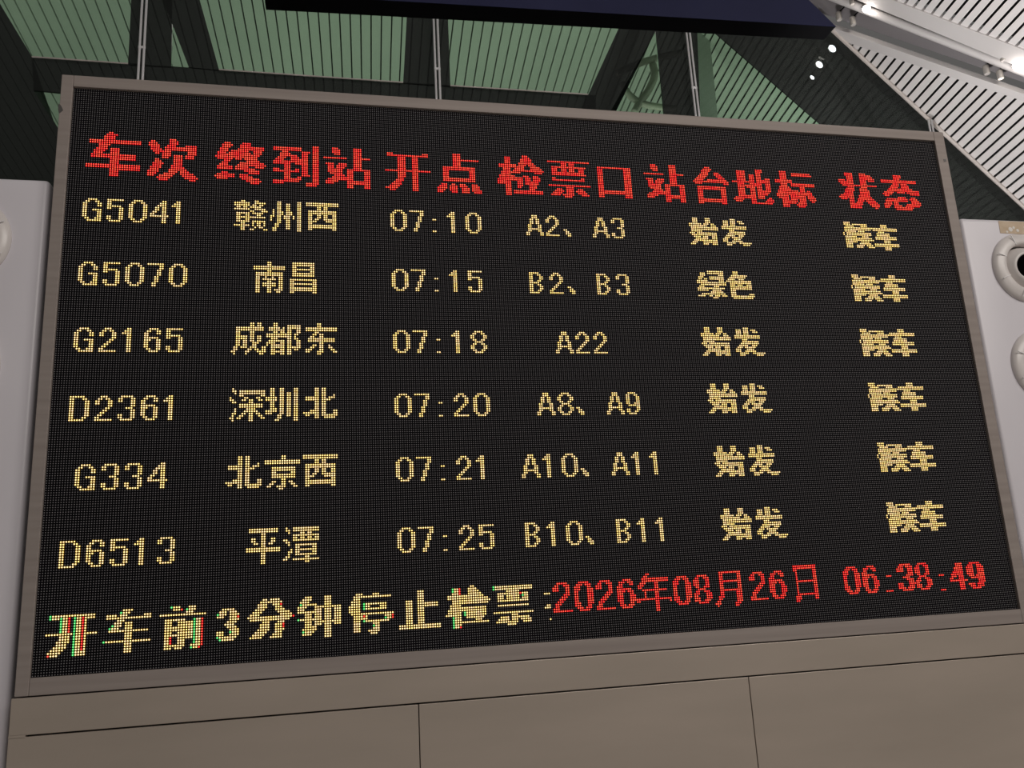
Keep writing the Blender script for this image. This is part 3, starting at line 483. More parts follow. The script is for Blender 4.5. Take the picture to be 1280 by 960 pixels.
  115, 107, 2, 116, 73, 2, 116, 79, 2, 116, 86, 11, 116, 98, 2, 116, 106, 2, 116, 109, 2, 117, 73, 5, 117, 79, 2, 117, 82, 2, 117, 86, 11, 117, 98, 1,
  117, 105, 2, 117, 109, 2, 118, 73, 5, 118, 79, 2, 118, 82, 2, 118, 88, 3, 118, 95, 2, 118, 98, 2, 118, 104, 12, 119, 73, 2, 119, 76, 2, 119, 79, 2, 119, 82, 2,
  119, 87, 7, 119, 95, 2, 119, 99, 2, 119, 104, 12, 120, 73, 2, 120, 76, 2, 120, 80, 3, 120, 86, 4, 120, 92, 2, 120, 95, 2, 120, 99, 2, 120, 109, 2, 121, 73, 2,
  121, 76, 2, 121, 80, 2, 121, 86, 1, 121, 88, 6, 121, 95, 2, 121, 99, 2, 121, 106, 2, 121, 109, 2, 121, 113, 1, 122, 72, 2, 122, 75, 3, 122, 79, 3, 122, 84, 2,
  122, 88, 6, 122, 95, 6, 122, 105, 2, 122, 109, 2, 122, 113, 2, 123, 72, 2, 123, 78, 2, 123, 81, 2, 123, 84, 2, 123, 88, 2, 123, 92, 2, 123, 95, 2, 123, 98, 2,
  123, 103, 3, 123, 109, 2, 123, 114, 2, 124, 71, 2, 124, 77, 2, 124, 82, 4, 124, 88, 6, 124, 95, 2, 124, 103, 2, 124, 108, 3, 124, 115, 2, 125, 72, 1,
  125, 77, 1, 125, 83, 2, 125, 88, 2, 125, 92, 2, 125, 95, 2, 125, 108, 2]),
 (3, 2, [
  114, 144, 4, 114, 151, 7, 114, 171, 2, 114, 180, 4, 115, 143, 2, 115, 147, 2, 115, 156, 2, 115, 170, 3, 115, 179, 2, 115, 183, 2, 116, 142, 2, 116, 148, 2,
  116, 156, 2, 116, 169, 4, 116, 178, 2, 116, 184, 2, 117, 142, 2, 117, 148, 2, 117, 155, 2, 117, 171, 2, 117, 178, 2, 117, 184, 2, 118, 142, 2, 118, 148, 2,
  118, 155, 2, 118, 162, 2, 118, 171, 2, 118, 179, 2, 118, 183, 2, 119, 142, 2, 119, 148, 2, 119, 155, 2, 119, 171, 2, 119, 180, 4, 120, 142, 2, 120, 148, 2,
  120, 154, 2, 120, 171, 2, 120, 179, 2, 120, 183, 2, 121, 142, 2, 121, 148, 2, 121, 154, 2, 121, 171, 2, 121, 178, 2, 121, 184, 2, 122, 142, 2, 122, 148, 2,
  122, 154, 2, 122, 171, 2, 122, 178, 2, 122, 184, 2, 123, 143, 2, 123, 147, 2, 123, 153, 2, 123, 171, 2, 123, 179, 2, 123, 183, 2, 124, 144, 4, 124, 153, 2,
  124, 162, 2, 124, 171, 2, 124, 180, 4]),
 (4, 2, [
  114, 222, 3, 114, 231, 3, 114, 240, 3, 115, 222, 3, 115, 230, 2, 115, 233, 2, 115, 239, 2, 115, 242, 2, 116, 221, 2, 116, 224, 2, 116, 229, 2, 116, 234, 2,
  116, 238, 2, 116, 243, 2, 117, 221, 2, 117, 224, 2, 117, 229, 2, 117, 234, 2, 117, 238, 2, 117, 243, 2, 118, 221, 2, 118, 224, 2, 118, 234, 2, 118, 243, 2,
  119, 220, 2, 119, 225, 2, 119, 233, 2, 119, 242, 2, 120, 220, 2, 120, 225, 2, 120, 232, 2, 120, 241, 2, 121, 220, 7, 121, 231, 2, 121, 240, 2, 122, 220, 2,
  122, 225, 2, 122, 230, 2, 122, 239, 2, 123, 219, 2, 123, 226, 2, 123, 229, 2, 123, 238, 2, 124, 219, 2, 124, 226, 2, 124, 229, 7, 124, 238, 7]),
 (5, 2, [
  111, 296, 3, 111, 303, 3, 111, 317, 3, 112, 296, 3, 112, 303, 3, 112, 313, 3, 112, 317, 3, 112, 321, 3, 113, 296, 3, 113, 303, 3, 113, 313, 3, 113, 317, 3,
  113, 322, 3, 114, 294, 7, 114, 302, 3, 114, 306, 2, 114, 313, 3, 114, 317, 3, 115, 294, 10, 115, 306, 3, 115, 312, 14, 116, 295, 15, 116, 312, 14, 117, 295, 15,
  117, 316, 3, 118, 295, 6, 118, 316, 9, 119, 294, 3, 119, 298, 11, 119, 315, 10, 120, 295, 14, 120, 314, 5, 120, 321, 3, 121, 296, 4, 121, 301, 3, 121, 306, 3,
  121, 313, 3, 121, 317, 6, 122, 297, 7, 122, 306, 3, 122, 312, 3, 122, 318, 4, 123, 296, 13, 123, 312, 3, 123, 317, 6, 124, 295, 3, 124, 301, 8, 124, 314, 5,
  124, 321, 7, 125, 294, 3, 125, 301, 3, 125, 306, 3, 125, 314, 3, 125, 323, 4]),
 (6, 2, [
  111, 383, 4, 111, 405, 4, 112, 383, 4, 112, 388, 9, 112, 405, 4, 113, 384, 5, 113, 393, 4, 113, 400, 15, 114, 383, 32, 115, 383, 16, 115, 403, 4, 116, 383, 7,
  116, 391, 4, 116, 402, 8, 117, 382, 1, 117, 384, 15, 117, 402, 8, 118, 382, 1, 118, 384, 15, 118, 401, 13, 119, 383, 7, 119, 393, 4, 119, 401, 13, 120, 383, 16,
  120, 406, 4, 121, 383, 17, 121, 406, 4, 122, 383, 7, 122, 392, 5, 122, 400, 15, 123, 383, 4, 123, 391, 7, 123, 400, 15, 124, 383, 4, 124, 389, 5, 124, 395, 4,
  124, 406, 4, 125, 383, 4, 125, 389, 4, 125, 396, 4, 125, 406, 4]),
 (1, 3, [
  144, 7, 6, 144, 19, 3, 144, 27, 5, 144, 37, 4, 144, 46, 2, 145, 7, 2, 145, 12, 2, 145, 18, 2, 145, 21, 2, 145, 26, 2, 145, 31, 2, 145, 36, 2, 145, 40, 2,
  145, 45, 3, 146, 7, 2, 146, 13, 2, 146, 17, 2, 146, 22, 2, 146, 26, 2, 146, 31, 2, 146, 35, 2, 146, 40, 2, 146, 44, 4, 147, 7, 2, 147, 13, 2, 147, 17, 2,
  147, 22, 2, 147, 31, 2, 147, 35, 2, 147, 46, 2, 148, 7, 2, 148, 13, 2, 148, 22, 2, 148, 31, 2, 148, 35, 6, 148, 46, 2, 149, 7, 2, 149, 13, 2, 149, 21, 2,
  149, 29, 3, 149, 35, 3, 149, 40, 2, 149, 46, 2, 150, 7, 2, 150, 13, 2, 150, 20, 2, 150, 31, 2, 150, 35, 2, 150, 40, 2, 150, 46, 2, 151, 7, 2, 151, 13, 2,
  151, 19, 2, 151, 31, 2, 151, 35, 2, 151, 40, 2, 151, 46, 2, 152, 7, 2, 152, 13, 2, 152, 18, 2, 152, 26, 2, 152, 31, 2, 152, 35, 2, 152, 40, 2, 152, 46, 2,
  153, 7, 2, 153, 12, 2, 153, 17, 2, 153, 26, 2, 153, 31, 2, 153, 36, 2, 153, 40, 2, 153, 46, 2, 154, 7, 6, 154, 17, 7, 154, 27, 5, 154, 37, 4, 154, 46, 2,
]),
 (2, 3, [
  141, 72, 1, 141, 88, 2, 141, 92, 2, 141, 98, 2, 141, 107, 2, 141, 110, 2, 142, 72, 2, 142, 75, 11, 142, 88, 2, 142, 92, 2, 142, 98, 2, 142, 107, 2, 142, 110, 2,
  143, 73, 1, 143, 75, 11, 143, 88, 2, 143, 92, 2, 143, 95, 2, 143, 98, 2, 143, 107, 2, 143, 110, 2, 144, 75, 2, 144, 84, 2, 144, 88, 2, 144, 92, 2, 144, 95, 2,
  144, 98, 2, 144, 107, 2, 144, 110, 2, 144, 115, 1, 145, 71, 1, 145, 77, 2, 145, 82, 2, 145, 86, 5, 145, 92, 2, 145, 95, 2, 145, 98, 2, 145, 103, 6, 145, 110, 2,
  145, 113, 3, 146, 71, 2, 146, 76, 2, 146, 79, 2, 146, 83, 2, 146, 86, 5, 146, 92, 2, 146, 95, 2, 146, 98, 2, 146, 103, 6, 146, 110, 4, 147, 72, 2, 147, 79, 2,
  147, 88, 2, 147, 92, 2, 147, 95, 2, 147, 98, 2, 147, 107, 2, 147, 110, 2, 148, 75, 10, 148, 88, 2, 148, 92, 2, 148, 95, 2, 148, 98, 2, 148, 107, 2, 148, 110, 2,
  149, 75, 10, 149, 88, 2, 149, 92, 2, 149, 95, 2, 149, 98, 2, 149, 107, 2, 149, 110, 2, 150, 73, 1, 150, 78, 4, 150, 88, 3, 150, 92, 2, 150, 95, 2, 150, 98, 2,
  150, 107, 2, 150, 110, 2, 151, 73, 1, 151, 77, 6, 151, 86, 5, 151, 92, 2, 151, 95, 2, 151, 98, 2, 151, 105, 4, 151, 110, 2, 151, 115, 2, 152, 72, 2,
  152, 76, 2, 152, 79, 2, 152, 82, 2, 152, 86, 3, 152, 92, 2, 152, 95, 2, 152, 98, 2, 152, 102, 7, 152, 110, 2, 152, 115, 2, 153, 72, 1, 153, 75, 2, 153, 79, 2,
  153, 83, 2, 153, 91, 2, 153, 95, 2, 153, 98, 2, 153, 103, 2, 153, 107, 2, 153, 110, 7, 154, 71, 2, 154, 74, 2, 154, 79, 2, 154, 84, 2, 154, 91, 2, 154, 98, 2,
  154, 107, 2, 154, 111, 5, 155, 72, 1, 155, 79, 2, 155, 90, 2, 155, 98, 2]),
 (3, 3, [
  144, 144, 4, 144, 151, 7, 144, 171, 3, 144, 180, 4, 145, 143, 2, 145, 147, 2, 145, 156, 2, 145, 170, 2, 145, 173, 2, 145, 179, 2, 145, 183, 2, 146, 142, 2,
  146, 148, 2, 146, 156, 2, 146, 169, 2, 146, 174, 2, 146, 178, 2, 146, 184, 2, 147, 142, 2, 147, 148, 2, 147, 155, 2, 147, 169, 2, 147, 174, 2, 147, 178, 2,
  147, 184, 2, 148, 142, 2, 148, 148, 2, 148, 155, 2, 148, 162, 2, 148, 174, 2, 148, 178, 2, 148, 184, 2, 149, 142, 2, 149, 148, 2, 149, 155, 2, 149, 173, 2,
  149, 178, 2, 149, 184, 2, 150, 142, 2, 150, 148, 2, 150, 154, 2, 150, 172, 2, 150, 178, 2, 150, 184, 2, 151, 142, 2, 151, 148, 2, 151, 154, 2, 151, 171, 2,
  151, 178, 2, 151, 184, 2, 152, 142, 2, 152, 148, 2, 152, 154, 2, 152, 170, 2, 152, 178, 2, 152, 184, 2, 153, 143, 2, 153, 147, 2, 153, 153, 2, 153, 169, 2,
  153, 179, 2, 153, 183, 2, 154, 144, 4, 154, 153, 2, 154, 162, 2, 154, 169, 7, 154, 180, 4]),
 (4, 3, [
  144, 211, 3, 144, 220, 4, 144, 245, 3, 144, 253, 4, 145, 211, 3, 145, 219, 2, 145, 223, 2, 145, 245, 3, 145, 252, 2, 145, 256, 2, 146, 210, 2, 146, 213, 2,
  146, 218, 2, 146, 224, 2, 146, 244, 2, 146, 247, 2, 146, 252, 2, 146, 257, 2, 147, 210, 2, 147, 213, 2, 147, 218, 2, 147, 224, 2, 147, 244, 2, 147, 247, 2,
  147, 252, 2, 147, 257, 2, 148, 210, 2, 148, 213, 2, 148, 219, 2, 148, 223, 2, 148, 244, 2, 148, 247, 2, 148, 252, 2, 148, 257, 2, 149, 209, 2, 149, 214, 2,
  149, 220, 4, 149, 243, 2, 149, 248, 2, 149, 252, 2, 149, 256, 3, 150, 209, 2, 150, 214, 2, 150, 219, 2, 150, 223, 2, 150, 243, 2, 150, 248, 2, 150, 253, 6,
  151, 209, 7, 151, 218, 2, 151, 224, 2, 151, 227, 2, 151, 243, 7, 151, 257, 2, 152, 209, 2, 152, 214, 2, 152, 218, 2, 152, 224, 2, 152, 228, 2, 152, 243, 2,
  152, 248, 2, 152, 252, 2, 152, 257, 2, 153, 208, 2, 153, 215, 2, 153, 219, 2, 153, 223, 2, 153, 228, 3, 153, 242, 2, 153, 249, 2, 153, 252, 2, 153, 256, 2,
  154, 208, 2, 154, 215, 2, 154, 220, 4, 154, 229, 2, 154, 242, 2, 154, 249, 2, 154, 253, 4]),
 (5, 3, [
  140, 296, 3, 140, 303, 3, 140, 317, 3, 141, 296, 3, 141, 303, 3, 141, 313, 3, 141, 317, 3, 141, 321, 3, 142, 296, 3, 142, 303, 3, 142, 313, 3, 142, 317, 3,
  142, 322, 3, 143, 294, 7, 143, 302, 3, 143, 306, 2, 143, 313, 3, 143, 317, 3, 144, 294, 10, 144, 306, 3, 144, 312, 14, 145, 295, 15, 145, 312, 14, 146, 295, 15,
  146, 316, 3, 147, 295, 6, 147, 316, 9, 148, 294, 3, 148, 298, 11, 148, 315, 10, 149, 295, 14, 149, 314, 5, 149, 321, 3, 150, 296, 4, 150, 301, 3, 150, 306, 3,
  150, 313, 3, 150, 317, 6, 151, 297, 7, 151, 306, 3, 151, 312, 3, 151, 318, 4, 152, 296, 13, 152, 312, 3, 152, 317, 6, 153, 295, 3, 153, 301, 8, 153, 314, 5,
  153, 321, 7, 154, 294, 3, 154, 301, 3, 154, 306, 3, 154, 314, 3, 154, 323, 4]),
 (6, 3, [
  140, 383, 4, 140, 405, 4, 141, 383, 4, 141, 388, 9, 141, 405, 4, 142, 384, 5, 142, 393, 4, 142, 400, 15, 143, 383, 32, 144, 383, 16, 144, 403, 4, 145, 383, 7,
  145, 391, 4, 145, 402, 8, 146, 382, 1, 146, 384, 15, 146, 402, 8, 147, 382, 1, 147, 384, 15, 147, 401, 13, 148, 383, 7, 148, 393, 4, 148, 401, 13, 149, 383, 16,
  149, 406, 4, 150, 383, 17, 150, 406, 4, 151, 383, 7, 151, 392, 5, 151, 400, 15, 152, 383, 4, 152, 391, 7, 152, 400, 15, 153, 383, 4, 153, 389, 5, 153, 395, 4,
  153, 406, 4, 154, 383, 4, 154, 389, 4, 154, 396, 4, 154, 406, 4]),
 (1, 4, [
  173, 13, 4, 173, 22, 5, 173, 31, 5, 173, 44, 2, 174, 12, 2, 174, 16, 2, 174, 21, 2, 174, 26, 2, 174, 30, 2, 174, 35, 2, 174, 43, 3, 175, 11, 2, 175, 17, 2,
  175, 21, 2, 175, 26, 2, 175, 30, 2, 175, 35, 2, 175, 42, 4, 176, 11, 2, 176, 17, 2, 176, 26, 2, 176, 35, 2, 176, 41, 2, 176, 44, 2, 177, 11, 2, 177, 26, 2,
  177, 35, 2, 177, 41, 2, 177, 44, 2, 178, 11, 2, 178, 15, 4, 178, 24, 3, 178, 33, 3, 178, 40, 2, 178, 44, 2, 179, 11, 2, 179, 17, 2, 179, 26, 2, 179, 35, 2,
  179, 39, 2, 179, 44, 2, 180, 11, 2, 180, 17, 2, 180, 26, 2, 180, 35, 2, 180, 39, 8, 181, 11, 2, 181, 17, 2, 181, 21, 2, 181, 26, 2, 181, 30, 2, 181, 35, 2,
  181, 44, 2, 182, 12, 2, 182, 16, 3, 182, 21, 2, 182, 26, 2, 182, 30, 2, 182, 35, 2, 182, 44, 2, 183, 13, 6, 183, 22, 5, 183, 31, 5, 183, 44, 2]),
 (2, 4, [
  171, 75, 2, 171, 78, 2, 171, 93, 2, 171, 102, 15, 172, 75, 2, 172, 78, 2, 172, 93, 2, 172, 102, 15, 173, 75, 2, 173, 78, 2, 173, 86, 15, 173, 107, 2,
  173, 110, 2, 174, 75, 2, 174, 78, 2, 174, 83, 1, 174, 86, 15, 174, 107, 2, 174, 110, 2, 175, 71, 6, 175, 78, 2, 175, 81, 3, 175, 103, 13, 176, 71, 6,
  176, 78, 4, 176, 89, 10, 176, 103, 13, 177, 75, 2, 177, 78, 2, 177, 89, 10, 177, 103, 2, 177, 107, 2, 177, 110, 2, 177, 114, 2, 178, 75, 2, 178, 78, 2,
  178, 89, 2, 178, 97, 2, 178, 103, 2, 178, 107, 2, 178, 110, 2, 178, 114, 2, 179, 75, 2, 179, 78, 2, 179, 89, 10, 179, 103, 2, 179, 106, 2, 179, 110, 6,
  180, 75, 2, 180, 78, 2, 180, 89, 10, 180, 103, 4, 180, 111, 5, 181, 73, 4, 181, 78, 2, 181, 83, 2, 181, 93, 2, 181, 103, 2, 181, 114, 2, 182, 70, 7,
  182, 78, 2, 182, 83, 2, 182, 89, 2, 182, 93, 2, 182, 96, 2, 182, 103, 13, 183, 71, 2, 183, 75, 2, 183, 78, 7, 183, 88, 2, 183, 93, 2, 183, 97, 2, 183, 103, 13,
  184, 75, 2, 184, 79, 5, 184, 87, 2, 184, 91, 4, 184, 98, 2, 184, 103, 2, 184, 114, 2, 185, 92, 2]),
 (3, 4, [
  173, 144, 4, 173, 151, 7, 173, 171, 3, 173, 180, 2, 174, 143, 2, 174, 147, 2, 174, 156, 2, 174, 170, 2, 174, 173, 2, 174, 179, 3, 175, 142, 2, 175, 148, 2,
  175, 156, 2, 175, 169, 2, 175, 174, 2, 175, 178, 4, 176, 142, 2, 176, 148, 2, 176, 155, 2, 176, 169, 2, 176, 174, 2, 176, 180, 2, 177, 142, 2, 177, 148, 2,
  177, 155, 2, 177, 162, 2, 177, 174, 2, 177, 180, 2, 178, 142, 2, 178, 148, 2, 178, 155, 2, 178, 173, 2, 178, 180, 2, 179, 142, 2, 179, 148, 2, 179, 154, 2,
  179, 172, 2, 179, 180, 2, 180, 142, 2, 180, 148, 2, 180, 154, 2, 180, 171, 2, 180, 180, 2, 181, 142, 2, 181, 148, 2, 181, 154, 2, 181, 170, 2, 181, 180, 2,
  182, 143, 2, 182, 147, 2, 182, 153, 2, 182, 169, 2, 182, 180, 2, 183, 144, 4, 183, 153, 2, 183, 162, 2, 183, 169, 7, 183, 180, 2]),
 (4, 4, [
  173, 202, 3, 173, 211, 2, 173, 220, 4, 173, 245, 3, 173, 254, 2, 173, 263, 2, 174, 202, 3, 174, 210, 3, 174, 219, 2, 174, 223, 2, 174, 245, 3, 174, 253, 3,
  174, 262, 3, 175, 201, 2, 175, 204, 2, 175, 209, 4, 175, 218, 2, 175, 224, 2, 175, 244, 2, 175, 247, 2, 175, 252, 4, 175, 261, 4, 176, 201, 2, 176, 204, 2,
  176, 211, 2, 176, 218, 2, 176, 224, 2, 176, 244, 2, 176, 247, 2, 176, 254, 2, 176, 263, 2, 177, 201, 2, 177, 204, 2, 177, 211, 2, 177, 218, 2, 177, 224, 2,
  177, 244, 2, 177, 247, 2, 177, 254, 2, 177, 263, 2, 178, 200, 2, 178, 205, 2, 178, 211, 2, 178, 218, 2, 178, 224, 2, 178, 243, 2, 178, 248, 2, 178, 254, 2,
  178, 263, 2, 179, 200, 2, 179, 205, 2, 179, 211, 2, 179, 218, 2, 179, 224, 2, 179, 243, 2, 179, 248, 2, 179, 254, 2, 179, 263, 2, 180, 200, 7, 180, 211, 2,
  180, 218, 2, 180, 224, 2, 180, 227, 2, 180, 243, 7, 180, 254, 2, 180, 263, 2, 181, 200, 2, 181, 205, 2, 181, 211, 2, 181, 218, 2, 181, 224, 2, 181, 228, 2,
  181, 243, 2, 181, 248, 2, 181, 254, 2, 181, 263, 2, 182, 199, 2, 182, 206, 2, 182, 211, 2, 182, 219, 2, 182, 223, 2, 182, 228, 3, 182, 242, 2, 182, 249, 2,
  182, 254, 2, 182, 263, 2, 183, 199, 2, 183, 206, 2, 183, 211, 2, 183, 220, 4, 183, 229, 2, 183, 242, 2, 183, 249, 2, 183, 254, 2, 183, 263, 2]),
 (5, 4, [
  171, 296, 3, 171, 303, 3, 171, 317, 3, 172, 296, 3, 172, 303, 3, 172, 313, 3, 172, 317, 3, 172, 321, 3, 173, 296, 3, 173, 303, 3, 173, 313, 3, 173, 317, 3,
  173, 322, 3, 174, 294, 7, 174, 302, 3, 174, 306, 2, 174, 313, 3, 174, 317, 3, 175, 294, 10, 175, 306, 3, 175, 312, 14, 176, 295, 15, 176, 312, 14, 177, 295, 15,
  177, 316, 3, 178, 295, 6, 178, 316, 9, 179, 294, 3, 179, 298, 11, 179, 315, 10, 180, 295, 14, 180, 314, 5, 180, 321, 3, 181, 296, 4, 181, 301, 3, 181, 306, 3,
  181, 313, 3, 181, 317, 6, 182, 297, 7, 182, 306, 3, 182, 312, 3, 182, 318, 4, 183, 296, 13, 183, 312, 3, 183, 317, 6, 184, 295, 3, 184, 301, 8, 184, 314, 5,
  184, 321, 7, 185, 294, 3, 185, 301, 3, 185, 306, 3, 185, 314, 3, 185, 323, 4]),
 (6, 4, [
  171, 383, 4, 171, 405, 4, 172, 383, 4, 172, 388, 9, 172, 405, 4, 173, 384, 5, 173, 393, 4, 173, 400, 15, 174, 383, 32, 175, 383, 16, 175, 403, 4, 176, 383, 7,
  176, 391, 4, 176, 402, 8, 177, 382, 1, 177, 384, 15, 177, 402, 8, 178, 382, 1, 178, 384, 15, 178, 401, 13, 179, 383, 7, 179, 393, 4, 179, 401, 13, 180, 383, 16,
  180, 406, 4, 181, 383, 17, 181, 406, 4, 182, 383, 7, 182, 392, 5, 182, 400, 15, 183, 383, 4, 183, 391, 7, 183, 400, 15, 184, 383, 4, 184, 389, 5, 184, 395, 4,
  184, 406, 4, 185, 383, 4, 185, 389, 4, 185, 396, 4, 185, 406, 4]),
 (1, 5, [
  204, 7, 6, 204, 19, 4, 204, 26, 7, 204, 37, 2, 204, 45, 5, 205, 7, 2, 205, 12, 2, 205, 18, 2, 205, 22, 2, 205, 26, 2, 205, 36, 3, 205, 44, 2, 205, 49, 2,
  206, 7, 2, 206, 13, 2, 206, 17, 2, 206, 22, 2, 206, 26, 2, 206, 35, 4, 206, 44, 2, 206, 49, 2, 207, 7, 2, 207, 13, 2, 207, 17, 2, 207, 26, 6, 207, 37, 2,
  207, 49, 2, 208, 7, 2, 208, 13, 2, 208, 17, 6, 208, 26, 2, 208, 31, 2, 208, 37, 2, 208, 49, 2, 209, 7, 2, 209, 13, 2, 209, 17, 3, 209, 22, 2, 209, 31, 2,
  209, 37, 2, 209, 47, 3, 210, 7, 2, 210, 13, 2, 210, 17, 2, 210, 22, 2, 210, 31, 2, 210, 37, 2, 210, 49, 2, 211, 7, 2, 211, 13, 2, 211, 17, 2, 211, 22, 2,
  211, 31, 2, 211, 37, 2, 211, 49, 2, 212, 7, 2, 212, 13, 2, 212, 17, 2, 212, 22, 2, 212, 26, 2, 212, 31, 2, 212, 37, 2, 212, 44, 2, 212, 49, 2, 213, 7, 2,
  213, 12, 2, 213, 18, 2, 213, 22, 2, 213, 26, 2, 213, 31, 2, 213, 37, 2, 213, 44, 2, 213, 49, 2, 214, 7, 6, 214, 19, 4, 214, 27, 5, 214, 37, 2, 214, 45, 5,
]),
 (2, 5, [
  202, 80, 12, 202, 95, 1, 202, 98, 11, 203, 80, 12, 203, 95, 2, 203, 98, 11, 204, 85, 2, 204, 96, 1, 204, 101, 2, 204, 104, 2, 205, 85, 2, 205, 98, 11,
  206, 81, 2, 206, 85, 2, 206, 89, 2, 206, 98, 2, 206, 101, 2, 206, 104, 2, 206, 107, 2, 207, 81, 2, 207, 85, 2, 207, 89, 2, 207, 94, 2, 207, 98, 11, 208, 82, 2,
  208, 85, 2, 208, 88, 2, 208, 95, 2, 209, 85, 2, 209, 96, 1, 209, 99, 9, 210, 79, 14, 210, 99, 2, 210, 106, 2, 211, 79, 14, 211, 97, 1, 211, 99, 9, 212, 85, 2,
  212, 96, 2, 212, 99, 2, 212, 106, 2, 213, 85, 2, 213, 96, 1, 213, 99, 9, 214, 85, 2, 214, 95, 2, 214, 103, 2, 215, 85, 2, 215, 94, 2, 215, 98, 11, 216, 85, 2,
  216, 103, 2]),
 (3, 5, [
  204, 144, 4, 204, 151, 7, 204, 171, 3, 204, 178, 7, 205, 143, 2, 205, 147, 2, 205, 156, 2, 205, 170, 2, 205, 173, 2, 205, 178, 2, 206, 142, 2, 206, 148, 2,
  206, 156, 2, 206, 169, 2, 206, 174, 2, 206, 178, 2, 207, 142, 2, 207, 148, 2, 207, 155, 2, 207, 169, 2, 207, 174, 2, 207, 178, 6, 208, 142, 2, 208, 148, 2,
  208, 155, 2, 208, 162, 2, 208, 174, 2, 208, 178, 2, 208, 183, 2, 209, 142, 2, 209, 148, 2, 209, 155, 2, 209, 173, 2, 209, 183, 2, 210, 142, 2, 210, 148, 2,
  210, 154, 2, 210, 172, 2, 210, 183, 2, 211, 142, 2, 211, 148, 2, 211, 154, 2, 211, 171, 2, 211, 183, 2, 212, 142, 2, 212, 148, 2, 212, 154, 2, 212, 170, 2,
  212, 178, 2, 212, 183, 2, 213, 143, 2, 213, 147, 2, 213, 153, 2, 213, 169, 2, 213, 178, 2, 213, 183, 2, 214, 144, 4, 214, 153, 2, 214, 162, 2, 214, 169, 7,
  214, 179, 5]),
 (4, 5, [
  204, 199, 5, 204, 211, 2, 204, 220, 4, 204, 242, 5, 204, 254, 2, 204, 263, 2, 205, 199, 2, 205, 203, 2, 205, 210, 3, 205, 219, 2, 205, 223, 2, 205, 242, 2,
  205, 246, 2, 205, 253, 3, 205, 262, 3, 206, 199, 2, 206, 204, 2, 206, 209, 4, 206, 218, 2, 206, 224, 2, 206, 242, 2, 206, 247, 2, 206, 252, 4, 206, 261, 4,
  207, 199, 2, 207, 204, 2, 207, 211, 2, 207, 218, 2, 207, 224, 2, 207, 242, 2, 207, 247, 2, 207, 254, 2, 207, 263, 2, 208, 199, 2, 208, 203, 2, 208, 211, 2,
  208, 218, 2, 208, 224, 2, 208, 242, 2, 208, 246, 2, 208, 254, 2, 208, 263, 2, 209, 199, 5, 209, 211, 2, 209, 218, 2, 209, 224, 2, 209, 242, 5, 209, 254, 2,
  209, 263, 2, 210, 199, 2, 210, 203, 2, 210, 211, 2, 210, 218, 2, 210, 224, 2, 210, 242, 2, 210, 246, 2, 210, 254, 2, 210, 263, 2, 211, 199, 2, 211, 204, 2,
  211, 211, 2, 211, 218, 2, 211, 224, 2, 211, 227, 2, 211, 242, 2, 211, 247, 2, 211, 254, 2, 211, 263, 2, 212, 199, 2, 212, 204, 2, 212, 211, 2, 212, 218, 2,
  212, 224, 2, 212, 228, 2, 212, 242, 2, 212, 247, 2, 212, 254, 2, 212, 263, 2, 213, 199, 2, 213, 203, 2, 213, 211, 2, 213, 219, 2, 213, 223, 2, 213, 228, 3,
  213, 242, 2, 213, 246, 2, 213, 254, 2, 213, 263, 2, 214, 199, 5, 214, 211, 2, 214, 220, 4, 214, 229, 2, 214, 242, 5, 214, 254, 2, 214, 263, 2]),
 (5, 5, [
  201, 296, 3, 201, 303, 3, 201, 317, 3, 202, 296, 3, 202, 303, 3, 202, 313, 3, 202, 317, 3, 202, 321, 3, 203, 296, 3, 203, 303, 3, 203, 313, 3, 203, 317, 3,
  203, 322, 3, 204, 294, 7, 204, 302, 3, 204, 306, 2, 204, 313, 3, 204, 317, 3, 205, 294, 10, 205, 306, 3, 205, 312, 14, 206, 295, 15, 206, 312, 14, 207, 295, 15,
  207, 316, 3, 208, 295, 6, 208, 316, 9, 209, 294, 3, 209, 298, 11, 209, 315, 10, 210, 295, 14, 210, 314, 5, 210, 321, 3, 211, 296, 4, 211, 301, 3, 211, 306, 3,
  211, 313, 3, 211, 317, 6, 212, 297, 7, 212, 306, 3, 212, 312, 3, 212, 318, 4, 213, 296, 13, 213, 312, 3, 213, 317, 6, 214, 295, 3, 214, 301, 8, 214, 314, 5,
  214, 321, 7, 215, 294, 3, 215, 301, 3, 215, 306, 3, 215, 314, 3, 215, 323, 4]),
 (6, 5, [
  201, 383, 4, 201, 405, 4, 202, 383, 4, 202, 388, 9, 202, 405, 4, 203, 384, 5, 203, 393, 4, 203, 400, 15, 204, 383, 32, 205, 383, 16, 205, 403, 4, 206, 383, 7,
  206, 391, 4, 206, 402, 8, 207, 382, 1, 207, 384, 15, 207, 402, 8, 208, 382, 1, 208, 384, 15, 208, 401, 13, 209, 383, 7, 209, 393, 4, 209, 401, 13, 210, 383, 16,
  210, 406, 4, 211, 383, 17, 211, 406, 4, 212, 383, 7, 212, 392, 5, 212, 400, 15, 213, 383, 4, 213, 391, 7, 213, 400, 15, 214, 383, 4, 214, 389, 5, 214, 395, 4,
  214, 406, 4, 215, 383, 4, 215, 389, 4, 215, 396, 4, 215, 406, 4]),
 (0, 6, [
  230, 173, 2, 1, 231, 86, 2, 1, 231, 89, 4, 1, 231, 103, 3, 1, 231, 111, 3, 1, 231, 124, 3, 1, 231, 131, 3, 1, 231, 150, 3, 1, 231, 165, 1, 2, 231, 166, 2, 1,
  231, 168, 1, 3, 231, 172, 4, 1, 231, 183, 1, 2, 231, 184, 17, 1, 232, 32, 4, 1, 232, 50, 1, 2, 232, 51, 3, 1, 232, 57, 3, 1, 232, 85, 9, 1, 232, 102, 4, 1,
